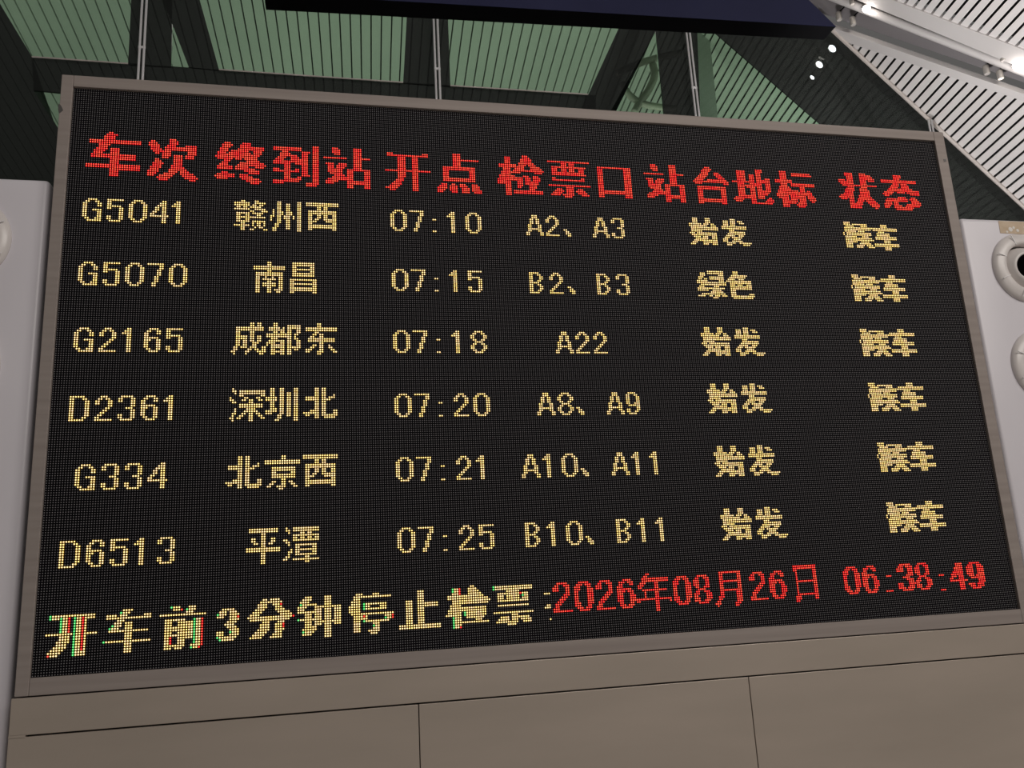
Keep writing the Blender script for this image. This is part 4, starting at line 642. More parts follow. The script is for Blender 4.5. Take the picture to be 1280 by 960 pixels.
  232, 111, 3, 1, 232, 123, 16, 1, 232, 150, 3, 1, 232, 165, 1, 2, 232, 166, 2, 1, 232, 168, 1, 3, 232, 172, 5, 1, 232, 183, 1, 2, 232, 184, 17, 1, 233, 5, 1, 2,
  233, 6, 16, 1, 233, 31, 1, 2, 233, 32, 3, 1, 233, 51, 3, 1, 233, 54, 1, 3, 233, 56, 1, 2, 233, 57, 3, 1, 233, 84, 4, 1, 233, 90, 3, 1, 233, 93, 1, 3,
  233, 101, 4, 1, 233, 111, 3, 1, 233, 123, 3, 1, 233, 150, 3, 1, 233, 165, 3, 1, 233, 168, 1, 3, 233, 172, 6, 1, 233, 189, 6, 1, 234, 5, 1, 2, 234, 6, 3, 1,
  234, 9, 1, 2, 234, 10, 2, 1, 234, 12, 1, 3, 234, 14, 1, 2, 234, 15, 2, 1, 234, 17, 1, 3, 234, 18, 4, 1, 234, 26, 4, 1, 234, 31, 3, 1, 234, 40, 3, 1,
  234, 56, 3, 1, 234, 70, 5, 1, 234, 84, 4, 1, 234, 91, 3, 1, 234, 101, 1, 2, 234, 102, 6, 1, 234, 111, 3, 1, 234, 122, 4, 1, 234, 150, 3, 1, 234, 163, 16, 1,
  234, 185, 10, 1, 234, 195, 1, 3, 234, 196, 3, 1, 235, 9, 1, 2, 235, 10, 2, 1, 235, 12, 1, 3, 235, 14, 1, 2, 235, 15, 2, 1, 235, 17, 1, 3, 235, 18, 1, 1,
  235, 26, 17, 1, 235, 46, 18, 1, 235, 69, 3, 1, 235, 73, 3, 1, 235, 83, 4, 1, 235, 91, 4, 1, 235, 100, 4, 1, 235, 107, 11, 1, 235, 122, 4, 1, 235, 127, 1, 2,
  235, 128, 9, 1, 235, 145, 3, 1, 235, 150, 3, 1, 235, 163, 18, 1, 235, 185, 3, 1, 235, 189, 6, 1, 235, 196, 1, 2, 235, 197, 2, 1, 235, 206, 3, 1, 236, 9, 1, 2,
  236, 10, 2, 1, 236, 12, 1, 3, 236, 14, 1, 2, 236, 15, 2, 1, 236, 17, 1, 3, 236, 18, 1, 1, 236, 30, 3, 1, 236, 68, 1, 2, 236, 69, 3, 1, 236, 73, 4, 1,
  236, 82, 4, 1, 236, 92, 5, 1, 236, 100, 3, 1, 236, 107, 3, 1, 236, 111, 3, 1, 236, 115, 3, 1, 236, 121, 5, 1, 236, 127, 1, 2, 236, 128, 2, 1, 236, 134, 3, 1,
  236, 145, 3, 1, 236, 150, 9, 1, 236, 165, 17, 1, 236, 185, 3, 1, 236, 189, 6, 1, 236, 196, 3, 1, 237, 9, 1, 2, 237, 10, 2, 1, 237, 12, 1, 3, 237, 14, 1, 2,
  237, 15, 2, 1, 237, 17, 1, 3, 237, 18, 1, 1, 237, 29, 3, 1, 237, 33, 3, 1, 237, 48, 8, 1, 237, 59, 1, 2, 237, 60, 2, 1, 237, 62, 1, 3, 237, 68, 3, 1,
  237, 73, 3, 1, 237, 76, 1, 3, 237, 81, 4, 1, 237, 93, 5, 1, 237, 100, 10, 1, 237, 111, 3, 1, 237, 115, 3, 1, 237, 121, 5, 1, 237, 127, 1, 2, 237, 128, 9, 1,
  237, 145, 3, 1, 237, 150, 9, 1, 237, 165, 16, 1, 237, 185, 14, 1, 238, 9, 1, 2, 238, 10, 2, 1, 238, 12, 1, 3, 238, 14, 1, 2, 238, 15, 2, 1, 238, 17, 1, 3,
  238, 18, 1, 1, 238, 28, 1, 2, 238, 29, 3, 1, 238, 33, 3, 1, 238, 48, 3, 1, 238, 53, 6, 1, 238, 59, 1, 2, 238, 60, 2, 1, 238, 62, 1, 3, 238, 73, 4, 1,
  238, 80, 18, 1, 238, 98, 1, 3, 238, 103, 3, 1, 238, 107, 3, 1, 238, 111, 3, 1, 238, 115, 3, 1, 238, 121, 5, 1, 238, 145, 3, 1, 238, 150, 3, 1, 238, 164, 5, 1,
  239, 9, 1, 2, 239, 10, 2, 1, 239, 12, 1, 3, 239, 14, 1, 2, 239, 15, 2, 1, 239, 17, 1, 3, 239, 18, 1, 1, 239, 27, 1, 2, 239, 28, 3, 1, 239, 33, 3, 1,
  239, 48, 3, 1, 239, 53, 6, 1, 239, 59, 1, 2, 239, 60, 2, 1, 239, 62, 1, 3, 239, 72, 4, 1, 239, 81, 16, 1, 239, 103, 3, 1, 239, 107, 3, 1, 239, 111, 3, 1,
  239, 115, 3, 1, 239, 122, 18, 1, 239, 145, 3, 1, 239, 150, 3, 1, 239, 164, 16, 1, 239, 185, 14, 1, 240, 4, 10, 1, 240, 14, 1, 2, 240, 15, 2, 1, 240, 17, 1, 3,
  240, 18, 5, 1, 240, 27, 15, 1, 240, 48, 11, 1, 240, 59, 1, 2, 240, 60, 2, 1, 240, 62, 1, 3, 240, 71, 4, 1, 240, 86, 3, 1, 240, 92, 3, 1, 240, 100, 1, 2,
  240, 101, 9, 1, 240, 111, 3, 1, 240, 115, 3, 1, 240, 123, 4, 1, 240, 127, 1, 3, 240, 128, 1, 1, 240, 136, 3, 1, 240, 139, 1, 3, 240, 145, 3, 1, 240, 150, 3, 1,
  240, 163, 17, 1, 240, 207, 2, 1, 241, 9, 4, 1, 241, 14, 1, 2, 241, 15, 2, 1, 241, 17, 1, 3, 241, 18, 1, 1, 241, 33, 3, 1, 241, 48, 11, 1, 241, 59, 1, 2,
  241, 60, 2, 1, 241, 62, 1, 3, 241, 72, 4, 1, 241, 85, 4, 1, 241, 91, 3, 1, 241, 94, 1, 3, 241, 103, 3, 1, 241, 107, 11, 1, 241, 123, 6, 1, 241, 136, 1, 2,
  241, 137, 2, 1, 241, 139, 1, 3, 241, 145, 3, 1, 241, 150, 3, 1, 241, 163, 6, 1, 241, 170, 1, 2, 241, 171, 9, 1, 241, 206, 3, 1, 242, 9, 4, 1, 242, 14, 1, 2,
  242, 15, 2, 1, 242, 17, 1, 3, 242, 18, 1, 1, 242, 33, 3, 1, 242, 48, 3, 1, 242, 53, 6, 1, 242, 59, 1, 2, 242, 60, 2, 1, 242, 62, 1, 3, 242, 73, 4, 1,
  242, 85, 4, 1, 242, 91, 3, 1, 242, 94, 1, 3, 242, 103, 3, 1, 242, 107, 3, 1, 242, 111, 3, 1, 242, 115, 3, 1, 242, 123, 3, 1, 242, 127, 1, 2, 242, 128, 10, 1,
  242, 145, 3, 1, 242, 150, 3, 1, 242, 162, 7, 1, 242, 170, 1, 2, 242, 171, 9, 1, 242, 183, 18, 1, 243, 8, 5, 1, 243, 14, 1, 2, 243, 15, 2, 1, 243, 17, 1, 3,
  243, 18, 1, 1, 243, 33, 3, 1, 243, 48, 11, 1, 243, 59, 1, 2, 243, 60, 2, 1, 243, 62, 1, 3, 243, 68, 3, 1, 243, 73, 1, 2, 243, 74, 3, 1, 243, 84, 5, 1,
  243, 91, 4, 1, 243, 103, 5, 1, 243, 111, 3, 1, 243, 123, 3, 1, 243, 131, 3, 1, 243, 145, 3, 1, 243, 150, 3, 1, 243, 165, 1, 2, 243, 166, 3, 1, 243, 171, 8, 1,
  243, 191, 3, 1, 244, 8, 4, 1, 244, 14, 1, 2, 244, 15, 2, 1, 244, 17, 1, 3, 244, 18, 1, 1, 244, 25, 1, 2, 244, 26, 17, 1, 244, 48, 2, 1, 244, 50, 1, 3,
  244, 53, 6, 1, 244, 59, 1, 2, 244, 60, 2, 1, 244, 62, 1, 3, 244, 68, 3, 1, 244, 73, 4, 1, 244, 83, 5, 1, 244, 91, 3, 1, 244, 102, 6, 1, 244, 111, 3, 1,
  244, 123, 3, 1, 244, 131, 1, 2, 244, 132, 2, 1, 244, 145, 3, 1, 244, 150, 3, 1, 244, 165, 1, 2, 244, 166, 3, 1, 244, 175, 3, 1, 244, 186, 4, 1, 244, 191, 8, 1,
  245, 7, 5, 1, 245, 14, 1, 2, 245, 15, 2, 1, 245, 17, 1, 3, 245, 18, 1, 1, 245, 33, 3, 1, 245, 48, 2, 1, 245, 50, 1, 3, 245, 53, 3, 1, 245, 59, 1, 2,
  245, 60, 2, 1, 245, 62, 1, 3, 245, 68, 1, 2, 245, 69, 7, 1, 245, 82, 5, 1, 245, 90, 4, 1, 245, 102, 1, 2, 245, 103, 4, 1, 245, 111, 3, 1, 245, 123, 3, 1,
  245, 131, 3, 1, 245, 142, 18, 1, 245, 165, 1, 2, 245, 166, 15, 1, 245, 185, 5, 1, 245, 191, 3, 1, 245, 195, 5, 1, 246, 6, 5, 1, 246, 14, 1, 2, 246, 15, 2, 1,
  246, 17, 1, 3, 246, 18, 1, 1, 246, 33, 3, 1, 246, 48, 2, 1, 246, 50, 1, 3, 246, 53, 3, 1, 246, 59, 1, 2, 246, 60, 2, 1, 246, 62, 1, 3, 246, 69, 1, 2,
  246, 70, 5, 1, 246, 81, 5, 1, 246, 89, 5, 1, 246, 102, 4, 1, 246, 111, 3, 1, 246, 123, 3, 1, 246, 129, 5, 1, 246, 142, 18, 1, 246, 165, 1, 2, 246, 166, 3, 1,
  246, 184, 10, 1, 246, 196, 4, 1, 246, 208, 1, 1, 247, 5, 5, 1, 247, 14, 1, 2, 247, 15, 4, 1, 247, 33, 3, 1, 247, 48, 8, 1, 247, 58, 4, 1, 247, 62, 1, 3,
  247, 111, 3, 1, 247, 130, 3, 1, 247, 165, 1, 2, 247, 166, 2, 1, 247, 168, 1, 3, 247, 189, 4, 1, 248, 5, 1, 3, 248, 6, 3, 1, 248, 14, 1, 2, 248, 15, 4, 1,
  248, 33, 3, 1, 248, 48, 3, 1, 248, 52, 3, 1, 248, 58, 1, 2, 248, 59, 2, 1, 248, 61, 1, 3]),
 (0, 7, [
  229, 254, 2, 229, 328, 12, 230, 253, 2, 230, 290, 11, 230, 328, 12, 231, 212, 5, 231, 222, 5, 231, 232, 5, 231, 243, 4, 231, 252, 13, 231, 269, 5, 231, 279, 5,
  231, 290, 2, 231, 299, 2, 231, 307, 5, 231, 318, 4, 231, 328, 2, 231, 338, 2, 232, 211, 2, 232, 215, 3, 232, 221, 3, 232, 225, 3, 232, 231, 2, 232, 235, 3,
  232, 241, 3, 232, 245, 3, 232, 252, 13, 232, 268, 3, 232, 272, 3, 232, 278, 2, 232, 282, 3, 232, 290, 2, 232, 299, 2, 232, 306, 2, 232, 310, 3, 232, 316, 3,
  232, 320, 3, 232, 329, 1, 232, 338, 2, 233, 210, 3, 233, 216, 2, 233, 220, 3, 233, 226, 2, 233, 230, 3, 233, 236, 2, 233, 241, 2, 233, 246, 2, 233, 251, 3,
  233, 258, 2, 233, 267, 3, 233, 273, 2, 233, 277, 3, 233, 283, 2, 233, 290, 2, 233, 299, 2, 233, 305, 3, 233, 311, 2, 233, 316, 2, 233, 321, 2, 233, 329, 1,
  233, 338, 2, 234, 210, 3, 234, 216, 2, 234, 220, 3, 234, 226, 3, 234, 230, 3, 234, 236, 2, 234, 240, 3, 234, 250, 3, 234, 258, 2, 234, 267, 3, 234, 273, 3,
  234, 277, 3, 234, 283, 2, 234, 290, 11, 234, 305, 3, 234, 311, 2, 234, 315, 3, 234, 329, 1, 234, 338, 2, 235, 216, 2, 235, 220, 2, 235, 226, 3, 235, 236, 2,
  235, 240, 7, 235, 250, 2, 235, 258, 2, 235, 267, 2, 235, 273, 3, 235, 277, 3, 235, 283, 2, 235, 290, 2, 235, 299, 2, 235, 311, 2, 235, 315, 7, 235, 329, 1,
  235, 338, 2, 236, 215, 3, 236, 220, 2, 236, 226, 3, 236, 235, 3, 236, 240, 4, 236, 245, 3, 236, 252, 12, 236, 267, 2, 236, 273, 3, 236, 278, 2, 236, 282, 3,
  236, 290, 2, 236, 299, 2, 236, 310, 3, 236, 315, 4, 236, 320, 3, 236, 329, 11, 237, 214, 3, 237, 220, 2, 237, 226, 3, 237, 234, 3, 237, 240, 3, 237, 246, 2,
  237, 253, 1, 237, 258, 2, 237, 267, 2, 237, 273, 3, 237, 279, 4, 237, 290, 2, 237, 299, 2, 237, 309, 3, 237, 315, 3, 237, 321, 2, 237, 329, 1, 237, 338, 2,
  238, 213, 3, 238, 220, 2, 238, 226, 3, 238, 233, 3, 238, 240, 3, 238, 246, 3, 238, 253, 1, 238, 258, 2, 238, 267, 2, 238, 273, 3, 238, 278, 2, 238, 282, 3,
  238, 290, 11, 238, 308, 3, 238, 315, 3, 238, 321, 3, 238, 329, 1, 238, 338, 2, 239, 212, 3, 239, 220, 2, 239, 226, 3, 239, 232, 3, 239, 240, 3, 239, 246, 3,
  239, 253, 1, 239, 258, 2, 239, 267, 2, 239, 273, 3, 239, 277, 3, 239, 283, 3, 239, 290, 2, 239, 298, 3, 239, 307, 3, 239, 315, 3, 239, 321, 3, 239, 329, 1,
  239, 338, 2, 240, 211, 3, 240, 220, 3, 240, 226, 3, 240, 231, 3, 240, 240, 3, 240, 246, 20, 240, 267, 3, 240, 273, 3, 240, 277, 2, 240, 283, 3, 240, 290, 2,
  240, 298, 3, 240, 306, 3, 240, 315, 3, 240, 321, 3, 240, 329, 1, 240, 338, 2, 241, 211, 2, 241, 220, 3, 241, 226, 2, 241, 231, 2, 241, 241, 2, 241, 246, 2,
  241, 249, 2, 241, 258, 2, 241, 265, 1, 241, 267, 3, 241, 273, 2, 241, 277, 3, 241, 283, 3, 241, 289, 3, 241, 298, 3, 241, 306, 2, 241, 316, 2, 241, 321, 2,
  241, 329, 1, 241, 338, 2, 242, 210, 3, 242, 221, 3, 242, 225, 3, 242, 230, 3, 242, 241, 3, 242, 245, 3, 242, 258, 2, 242, 268, 3, 242, 272, 3, 242, 277, 3,
  242, 282, 3, 242, 289, 2, 242, 298, 3, 242, 305, 3, 242, 316, 3, 242, 320, 3, 242, 329, 11, 243, 210, 9, 243, 222, 5, 243, 230, 9, 243, 242, 5, 243, 258, 2,
  243, 269, 5, 243, 279, 5, 243, 288, 2, 243, 298, 3, 243, 305, 9, 243, 317, 5, 243, 328, 3, 243, 338, 2, 244, 258, 2, 244, 287, 3, 244, 297, 3, 244, 328, 3,
  244, 338, 2, 245, 258, 2, 245, 288, 1, 245, 297, 2, 245, 328, 2]),
 (0, 8, [
  231, 356, 5, 231, 367, 4, 231, 385, 6, 231, 395, 5, 232, 355, 3, 232, 359, 3, 232, 365, 3, 232, 369, 3, 232, 384, 3, 232, 388, 4, 232, 394, 2, 232, 398, 3,
  232, 416, 4, 232, 424, 6, 233, 354, 3, 233, 360, 2, 233, 365, 2, 233, 370, 2, 233, 383, 4, 233, 389, 3, 233, 393, 3, 233, 399, 2, 233, 416, 4, 233, 423, 3,
  233, 428, 3, 234, 354, 3, 234, 360, 3, 234, 364, 3, 234, 383, 4, 234, 389, 3, 234, 393, 3, 234, 399, 2, 234, 415, 5, 234, 422, 4, 234, 428, 4, 235, 354, 2,
  235, 360, 3, 235, 364, 7, 235, 389, 3, 235, 393, 3, 235, 399, 2, 235, 415, 5, 235, 422, 4, 235, 428, 4, 236, 354, 2, 236, 360, 3, 236, 364, 4, 236, 369, 3,
  236, 377, 3, 236, 388, 4, 236, 394, 2, 236, 398, 3, 236, 414, 6, 236, 422, 4, 236, 428, 4, 237, 354, 2, 237, 360, 3, 237, 364, 3, 237, 370, 2, 237, 386, 4,
  237, 395, 4, 237, 406, 3, 237, 413, 7, 237, 422, 4, 237, 428, 4, 238, 354, 2, 238, 360, 3, 238, 364, 3, 238, 370, 3, 238, 388, 4, 238, 394, 2, 238, 398, 3,
  238, 413, 3, 238, 417, 3, 238, 423, 3, 238, 427, 5, 239, 354, 2, 239, 360, 3, 239, 364, 3, 239, 370, 3, 239, 389, 3, 239, 393, 3, 239, 399, 3, 239, 412, 2,
  239, 417, 3, 239, 424, 8, 240, 354, 3, 240, 360, 3, 240, 364, 3, 240, 370, 3, 240, 383, 3, 240, 389, 6, 240, 399, 3, 240, 412, 10, 240, 428, 4, 241, 354, 3,
  241, 360, 2, 241, 365, 2, 241, 370, 2, 241, 383, 3, 241, 389, 3, 241, 393, 3, 241, 399, 3, 241, 417, 3, 241, 428, 4, 242, 355, 3, 242, 359, 3, 242, 365, 3,
  242, 369, 3, 242, 383, 4, 242, 388, 4, 242, 393, 3, 242, 398, 3, 242, 417, 3, 242, 422, 4, 242, 427, 4, 243, 356, 5, 243, 366, 5, 243, 376, 4, 243, 385, 6,
  243, 395, 5, 243, 417, 3, 243, 423, 3, 243, 427, 4, 244, 406, 3, 244, 417, 3, 244, 424, 5]),
]
HEADS = [('heading_text', 'red heading over the train number column'), ('heading_text', 'red heading over the destination column'),
         ('heading_text', 'red heading over the departure time column'), ('heading_text', 'red heading over the ticket gate column'),
         ('heading_text', 'red heading over the platform column'), ('heading_text', 'red heading over the status column'),
         ('notice_text', 'yellow notice line with green and red edges at bottom left'), ('date_text', 'red date in the bottom line'),
         ('clock_text', 'red clock time in the bottom right corner')]
FIELDS = [None, ('train_number_text', 'yellow train number'), ('destination_text', 'yellow destination'), ('time_text', 'yellow departure time'),
          ('gate_text', 'yellow ticket gate'), ('platform_text', 'yellow platform mark'), ('status_text', 'yellow waiting status')]
ORD = ('first', 'second', 'third', 'fourth', 'fifth', 'sixth')
HEX = [(math.cos(math.pi / 3 * k), math.sin(math.pi / 3 * k)) for k in range(6)]
def lit(kind, which, nums):
    """lit diodes of one text field: runs of (row, first column, length) and, for the notice line, a colour"""
    notice = kind == 0 and which == 6; step = 4 if notice else 3; dots = []
    for i in range(0, len(nums), step):
        ch = '.ygr'[nums[i + 3]] if notice else ('r' if kind == 0 else 'y')
        dots += [(nums[i], nums[i + 1] + k, ch) for k in range(nums[i + 2])]
    slots = {}; mats = []; V = []; F = []; MI = []
    for r, c, ch in dots:
        if ch not in slots: slots[ch] = len(mats); mats += list(LED[ch])
        x, z = (c + .5) * PITCH, (NR - .5 - r) * PITCH; b0 = len(V)
        V += [(x + a * PITCH * .49, YS - .0003, z + bb * PITCH * .49) for a, bb in HEX]
        V += [(x + a * PITCH * .29, YS - .0022, z + bb * PITCH * .29) for a, bb in HEX]
        for k in range(6): F.append((b0 + k, b0 + (k + 1) % 6, b0 + 6 + (k + 1) % 6, b0 + 6 + k)); MI.append(slots[ch] + 1)
        F.append(tuple(b0 + 6 + k for k in range(6))); MI.append(slots[ch])
    if kind == 0: nm, lb = HEADS[which]
    else: nm, lb = FIELDS[kind]; lb = '%s in the %s train row' % (lb, ORD[which])
    me = bpy.data.meshes.new(nm); me.from_pydata(V, [], F); me.update()
    for mm in mats: me.materials.append(mm)
    me.polygons.foreach_set('material_index', MI)
    o = C.new(nm, me); COL.objects.link(o); o.parent = screen; o['label'] = lb
for t_ in TEXT: lit(*t_)

# ============================================================ CLADDING CABINET UNDER THE BOARD
cab = thing('base_cabinet', 'taupe sheet metal cabinet of jointed panels under the departure board', 'cabinet', (WD / 2, .15, 0))
cx0, cx1 = -.045, bx1 + .003; zt, zs = bz0 - .004, ZB - .160
bm = bmesh.new(); box(bm, cx0 + .005, cx1 - .005, .02, .28, 0, zt - .002); link('carcass', bm, M['seam'], cab)
bm = bmesh.new(); box(bm, cx0, cx1, 0, .02, zs + .003, zt, .0015); box(bm, cx0, .0, 0, .02, zs - .004, zs + .005, 0)
box(bm, cx1 - .02, cx1, 0, .02, .02, zs + .003, 0); link('surround', bm, M['clad'], cab)
xs = [cx0, WD / 3, WD * 2 / 3, cx1 - .02]
for i in range(3):
    bm = bmesh.new(); box(bm, xs[i] + (.0 if i == 0 else .0015), xs[i + 1] - .0015, 0, .02, .02, zs - .002, .0012); link('front_panel', bm, M['clad'], cab)
for x0_, x1_ in ((cx0, cx0 + .005), (cx1 - .005, cx1)):
    bm = bmesh.new(); box(bm, x0_, x1_, .02, .28, 0, zt - .002); link('side_panel', bm, M['clad'], cab)

# ============================================================ WHITE AIR COLUMNS WITH JET NOZZLES
YC = .05
def nozzle(parent, x, z, aim):
    bm = bmesh.new()
    lathe(bm, [(.100, .020), (.101, -.018), (.105, -.026), (.112, -.029), (.140, -.021), (.151, -.014), (.155, -.006), (.155, .004), (.100, .020)], (x, YC, z), (0, 1, 0), 56)
    fl = link('nozzle_ring', bm, M['nozzle'], parent, smooth=True)
    for k in range(8):                                             # joints across the ring
        a = math.pi / 8 + k * math.pi / 4; ca, sa = math.cos(a), math.sin(a); bm = bmesh.new()
        obox(bm, (x + ca * .106 + sa * .0012, YC - .0300, z + sa * .106 - ca * .0012), (ca * .042, 0, sa * .042), (-sa * .0024, 0, ca * .0024), (0, .004, 0))
        link('ring_joint', bm, M['steel'], fl)
    ax = Vector(aim).normalized(); ctr = Vector((x, YC + .030, z)); rb = .098; prof = []
    for k in range(0, 13):
        th = math.radians(38 + k * 6); prof.append((rb * math.sin(th), rb * math.cos(th)))
    bm = bmesh.new(); lathe(bm, [(rb * math.sin(math.radians(38)) - .006, rb * math.cos(math.radians(38)) - .004)] + prof, ctr, ax, 48)
    bl = link('nozzle_ball', bm, M['nozzle'], parent, smooth=True)
    r1 = rb * math.sin(math.radians(38)) - .004; h1 = rb * math.cos(math.radians(38))
    bm = bmesh.new(); lathe(bm, [(r1, h1 - .002), (r1 * .92, h1 - .03), (r1 * .85, -.05), (0, -.05)], ctr, ax, 40)
    link('nozzle_throat', bm, M['hole'], bl, smooth=True)
    bm = bmesh.new(); lathe(bm, [(.1, .02), (.1, .09), (0, .09)], (x, YC, z), (0, 1, 0), 40); link('duct_back', bm, M['hole'], fl)
def casing(parent, x0, x1, top, holes):
    bm = bmesh.new(); box(bm, x0, x1, YC, YC + .45, 0, top, .018, 5)
    o = link('casing', bm, M['white'], parent, smooth=True)
    cut = bmesh.new()
    for hx, hz in holes: lathe(cut, [(0, -.05), (.104, -.05), (.104, .15), (0, .15)], (hx, YC, hz), (0, 1, 0), 48)
    me = bpy.data.meshes.new('cut'); bmesh.ops.recalc_face_normals(cut, faces=cut.faces); cut.to_mesh(me); cut.free()
    co = C.new('cut', me); COL.objects.link(co)
    md = o.modifiers.new('holes', 'BOOLEAN'); md.object = co; md.operation = 'DIFFERENCE'; md.solver = 'EXACT'
    dg = bpy.context.evaluated_depsgraph_get(); me2 = bpy.data.meshes.new_from_object(o.evaluated_get(dg))
    o.modifiers.clear(); o.data = me2; C.remove(co, do_unlink=True)
    for p in o.data.polygons: p.use_smooth = True
    try: o.data.set_sharp_from_angle(angle=math.radians(32))
    except Exception: pass
    return o
ctop = 3.021
for x0_, x1_, hx, lab, tape in ((-.92, -.066, -.322, 'white lacquered air column with round jet nozzles left of the board', False),
                                (3.513, 4.40, 3.782, 'white lacquered air column with beige tape on top right of the board', True)):
    t = thing('air_column', lab, 'air column', ((x0_ + x1_) / 2, YC + .2, 0))
    zz = (2.795, 2.362)
    casing(t, x0_, x1_, ctop, [(hx, z) for z in zz])
    for z in zz: nozzle(t, hx, z, (-.14, -1, -.06))
    if tape:
        bm = bmesh.new(); slab(bm, [(3.700, YC - .0015, 2.955), (4.05, YC - .0015, 2.950), (4.05, YC - .0015, 3.012), (3.702, YC - .0015, 3.012)], (0, .0015, 0))
        tp = link('tape_patch', bm, M['tape'], t); tp['label'] = 'beige tape strip'
        bm = bmesh.new()
        for gx, gz, gr in ((3.755, 2.974, .010), (3.772, 2.982, .006), (3.79, 2.970, .007), (3.83, 2.985, .006), (3.735, 2.962, .005)):
            lathe(bm, [(0, -.0012), (gr, -.0008), (gr * 1.1, 0)], (gx, YC - .0015, gz), (0, 1, 0), 9)
        link('glue_trace', bm, M['glue'], tp)
    else:
        bm = bmesh.new(); slab(bm, [(-.36, YC - .0015, 2.958), (-.225, YC - .0015, 2.958), (-.222, YC - .0015, 3.012), (-.36, YC - .0015, 3.012)], (0, .0015, 0))
        tp = link('tape_patch', bm, M['tape'], t); tp['label'] = 'beige tape strip'

# ============================================================ STEEL RODS IN FRONT OF THE GLASS WALL
YR = YG - .12
for (u, v, top, lab) in ((175.5, 95, 8.2, 'pair of slim bright steel rods rising above the left end of the board'),
                         (548, 125, 8.0, 'pair of slim bright steel rods rising behind the board middle left'),
                         (872, 146, 7.6, 'pair of slim bright steel rods beside the slatted green pane, right of middle'),
                         (1163.5, 157, None, 'short pair of steel rods at the top right corner of the board')):
    P = on_y(u, v, YR)
    if top is None:                                                # ends at the sloping ceiling
        top = PA[2] + (P[0] - PA[0]) * (PB[2] - PA[2]) / (PB[0] - PA[0]) - .15
    t = thing('tie_rod_pair', lab, 'steel rods', (P[0], YR, 0))
    for dx in (-.0165, .0165):
        bm = bmesh.new(); tube(bm, [(P[0] + dx, YR, 0), (P[0] + dx, YR, top)], .0095, 14); link('rod', bm, M['steel'], t, smooth=True)
    z = 4.55
    while z < top - .1:
        bm = bmesh.new(); box(bm, P[0] - .027, P[0] + .027, YR - .006, YR + .006, z, z + .02, .002); link('clamp', bm, M['steel'], t); z += .62

# ============================================================ NAVY SIGN BOX OVERHEAD
YN = 1.2
q = [on_y(330, -8.5, YN), on_y(1045, 33, YN), on_y(1011, 0, YN), on_y(925, -83, YN), on_y(320, -120, YN)]
sgn = thing('overhead_sign_box', 'navy blue overhead sign box with slanted end hanging above the board', 'sign box', tuple(((q[0] + q[1]) / 2 + np.array([0, .15, 0])).tolist()))
bm = bmesh.new(); slab(bm, q, (0, .004, 0)); link('face_panel', bm, M['navy'], sgn)
bm = bmesh.new(); slab(bm, [p + np.array([0, .004, 0]) for p in q], (0, .13, 0)); link('body', bm, M['black'], sgn)  # body coloured black: shade of its unlit underside put into the colour
for f_ in (.25, .7):
    h = q[0] + (q[1] - q[0]) * f_; bm = bmesh.new(); tube(bm, [(h[0], YN + .08, h[2] + .3), (h[0], YN + .08, h[2] + 3.2)], .012, 10); link('hanger', bm, M['black'], sgn)

# ============================================================ SPOTLIGHTS IN THE CEILING TROUGH
def spotlight(u, v, lab, state, r=.026, ln=.075):
    s_, t_ = ea(u, v); P = Vector(pa(s_, t_, .0)); top = P + Vector((0, 0, .08))
    t = thing('spotlight', lab, 'spotlight', tuple(P), 'spotlights in the ceiling trough')
    up = Vector((-.06, .0, 1)).normalized(); base = P - up * ln / 2
    bm = bmesh.new(); lathe(bm, [(r * .86, .004), (r * .95, 0), (r, .004), (r, ln), (r * .8, ln + .008), (0, ln + .008)], base, up, 24); link('can', bm, M['lampcan'], t, smooth=True)
    bm = bmesh.new(); lathe(bm, [(0, .002), (r * .86, .003), (r * .86, .012), (0, .012)], base, up, 24)
    link('lens', bm, {'on': M['spot_on'], 'dim': M['spot_dim'], 'off': M['nozzle']}[state], t)
    bm = bmesh.new(); tube(bm, [base + up * ln, base + up * ln - Vector(NA) * .17], .007, 8); link('bracket', bm, M['black'], t)
spotlight(1048.5, 21, 'grey unlit can spotlight nearest the navy sign box end', 'off')
spotlight(1066, 27, 'grey unlit can spotlight, second from the sign box end', 'off')
spotlight(1065, 3, 'small cream spotlight at the top edge, left of the first glowing lamp', 'off', .022, .05)
spotlight(1233, 88, 'cream can spotlight beside the one with a lit lens, right side', 'off')
spotlight(1250, 94, 'cream can spotlight with a faintly lit lens at its lower end', 'dim')
spotlight(1253.5, 73, 'small cream spotlight just left of the glowing lamp at right edge', 'off', .022, .05)
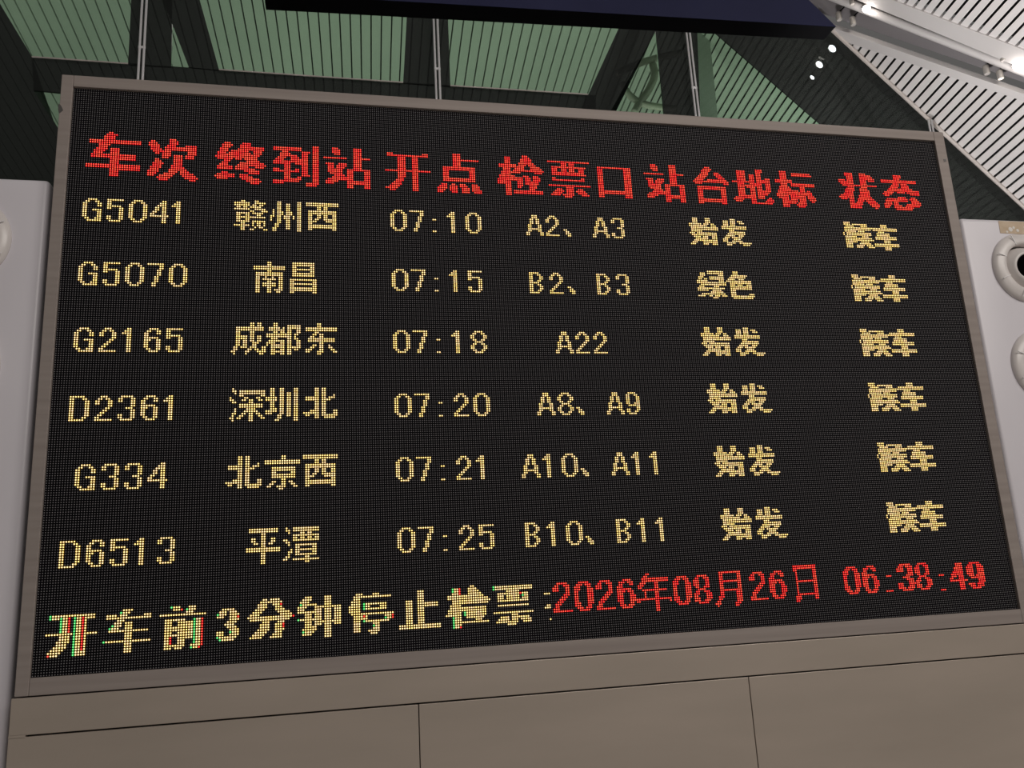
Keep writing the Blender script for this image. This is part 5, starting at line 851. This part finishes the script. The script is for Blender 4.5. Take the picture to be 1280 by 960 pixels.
def glow(u, v, lab):
    s_, t_ = ea(u, v); P = Vector(pa(s_, t_, .0)); t = thing('spotlight', lab, 'spotlight', tuple(P), 'spotlights in the ceiling trough')
    ax = (Vector(CAM) - P).normalized(); ax = (ax + Vector((0, 0, -.6))).normalized()
    bm = bmesh.new(); lathe(bm, [(.036, .0), (.038, -.004), (.036, -.07), (.02, -.085), (0, -.085)], P, ax, 24); link('can', bm, M['lampcan'], t, smooth=True)
    bm = bmesh.new(); lathe(bm, [(0, .012), (.018, .010), (.034, 0), (0, -.01)], P, ax, 24); link('lens', bm, M['spot_on'], t, smooth=True)
    bm = bmesh.new(); tube(bm, [P - ax * .07, P - ax * .07 - Vector(NA) * .17], .007, 8); link('bracket', bm, M['black'], t)
    l = bpy.data.lights.new('spot_beam', 'POINT'); l.energy = .7; l.color = (1, .93, .86); l.shadow_soft_size = .03
    o = C.new('spot_beam', l); COL.objects.link(o); o.location = P + ax * .06; o.parent = t; o.matrix_parent_inverse = Matrix.Translation(-P)
glow(1083, 11, 'brightly glowing spotlight at the top of the ceiling trough')
glow(1271, 82, 'brightly glowing spotlight at the right edge of the picture')

# glowing discs shaped to imitate lamp reflections in the dark glass
for u, v, r, lab in ((1041, 60, .042, 'topmost glowing disc imitating a lamp reflection in dark glass'), (1025, 80, .040, 'middle of three glowing discs imitating lamp reflections in dark glass'), (1016, 96, .026, 'lowest and smallest disc imitating a lamp reflection in dark glass')):
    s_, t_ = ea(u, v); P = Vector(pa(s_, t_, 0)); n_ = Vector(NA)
    t = thing('lamp_reflection', lab, 'lamp_reflection', tuple(P), 'discs imitating lamp reflections in the glass')
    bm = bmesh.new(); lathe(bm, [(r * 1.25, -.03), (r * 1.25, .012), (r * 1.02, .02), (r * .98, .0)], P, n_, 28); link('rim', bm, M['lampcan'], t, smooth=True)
    bm = bmesh.new(); lathe(bm, [(0, .018), (r * .7, .012), (r, .002), (0, -.002)], P, n_, 28); link('lens', bm, M['reflection_on'], t, smooth=True)

# curved truss members behind the small triangular pane
YT = YG + .7
tr = thing('roof_truss_node', 'curved brown grey steel truss members behind the small triangular pane', 'truss', tuple(on_y(805, 105, YT)))
def member(px, r):
    bm = bmesh.new(); P = [Vector(on_y(u, v, YT)) for u, v in px]; Q = []
    for i in range(len(P) - 1):
        p0, p1, p2, p3 = P[max(i - 1, 0)], P[i], P[i + 1], P[min(i + 2, len(P) - 1)]
        for k in range(6):
            s = k / 6; Q.append(.5 * ((2 * p1) + (p2 - p0) * s + (2 * p0 - 5 * p1 + 4 * p2 - p3) * s * s + (3 * p1 - p0 - 3 * p2 + p3) * s ** 3))
    Q.append(P[-1]); tube(bm, Q, r, 12); link('truss_tube', bm, M['truss'], tr, smooth=True)
member([(770, 92), (797, 80), (823, 72), (850, 66)], .035)
member([(816, 80), (818, 95), (811, 112), (800, 128), (793, 140)], .038)
member([(778, 104), (786, 118), (800, 128), (818, 133), (845, 136)], .034)
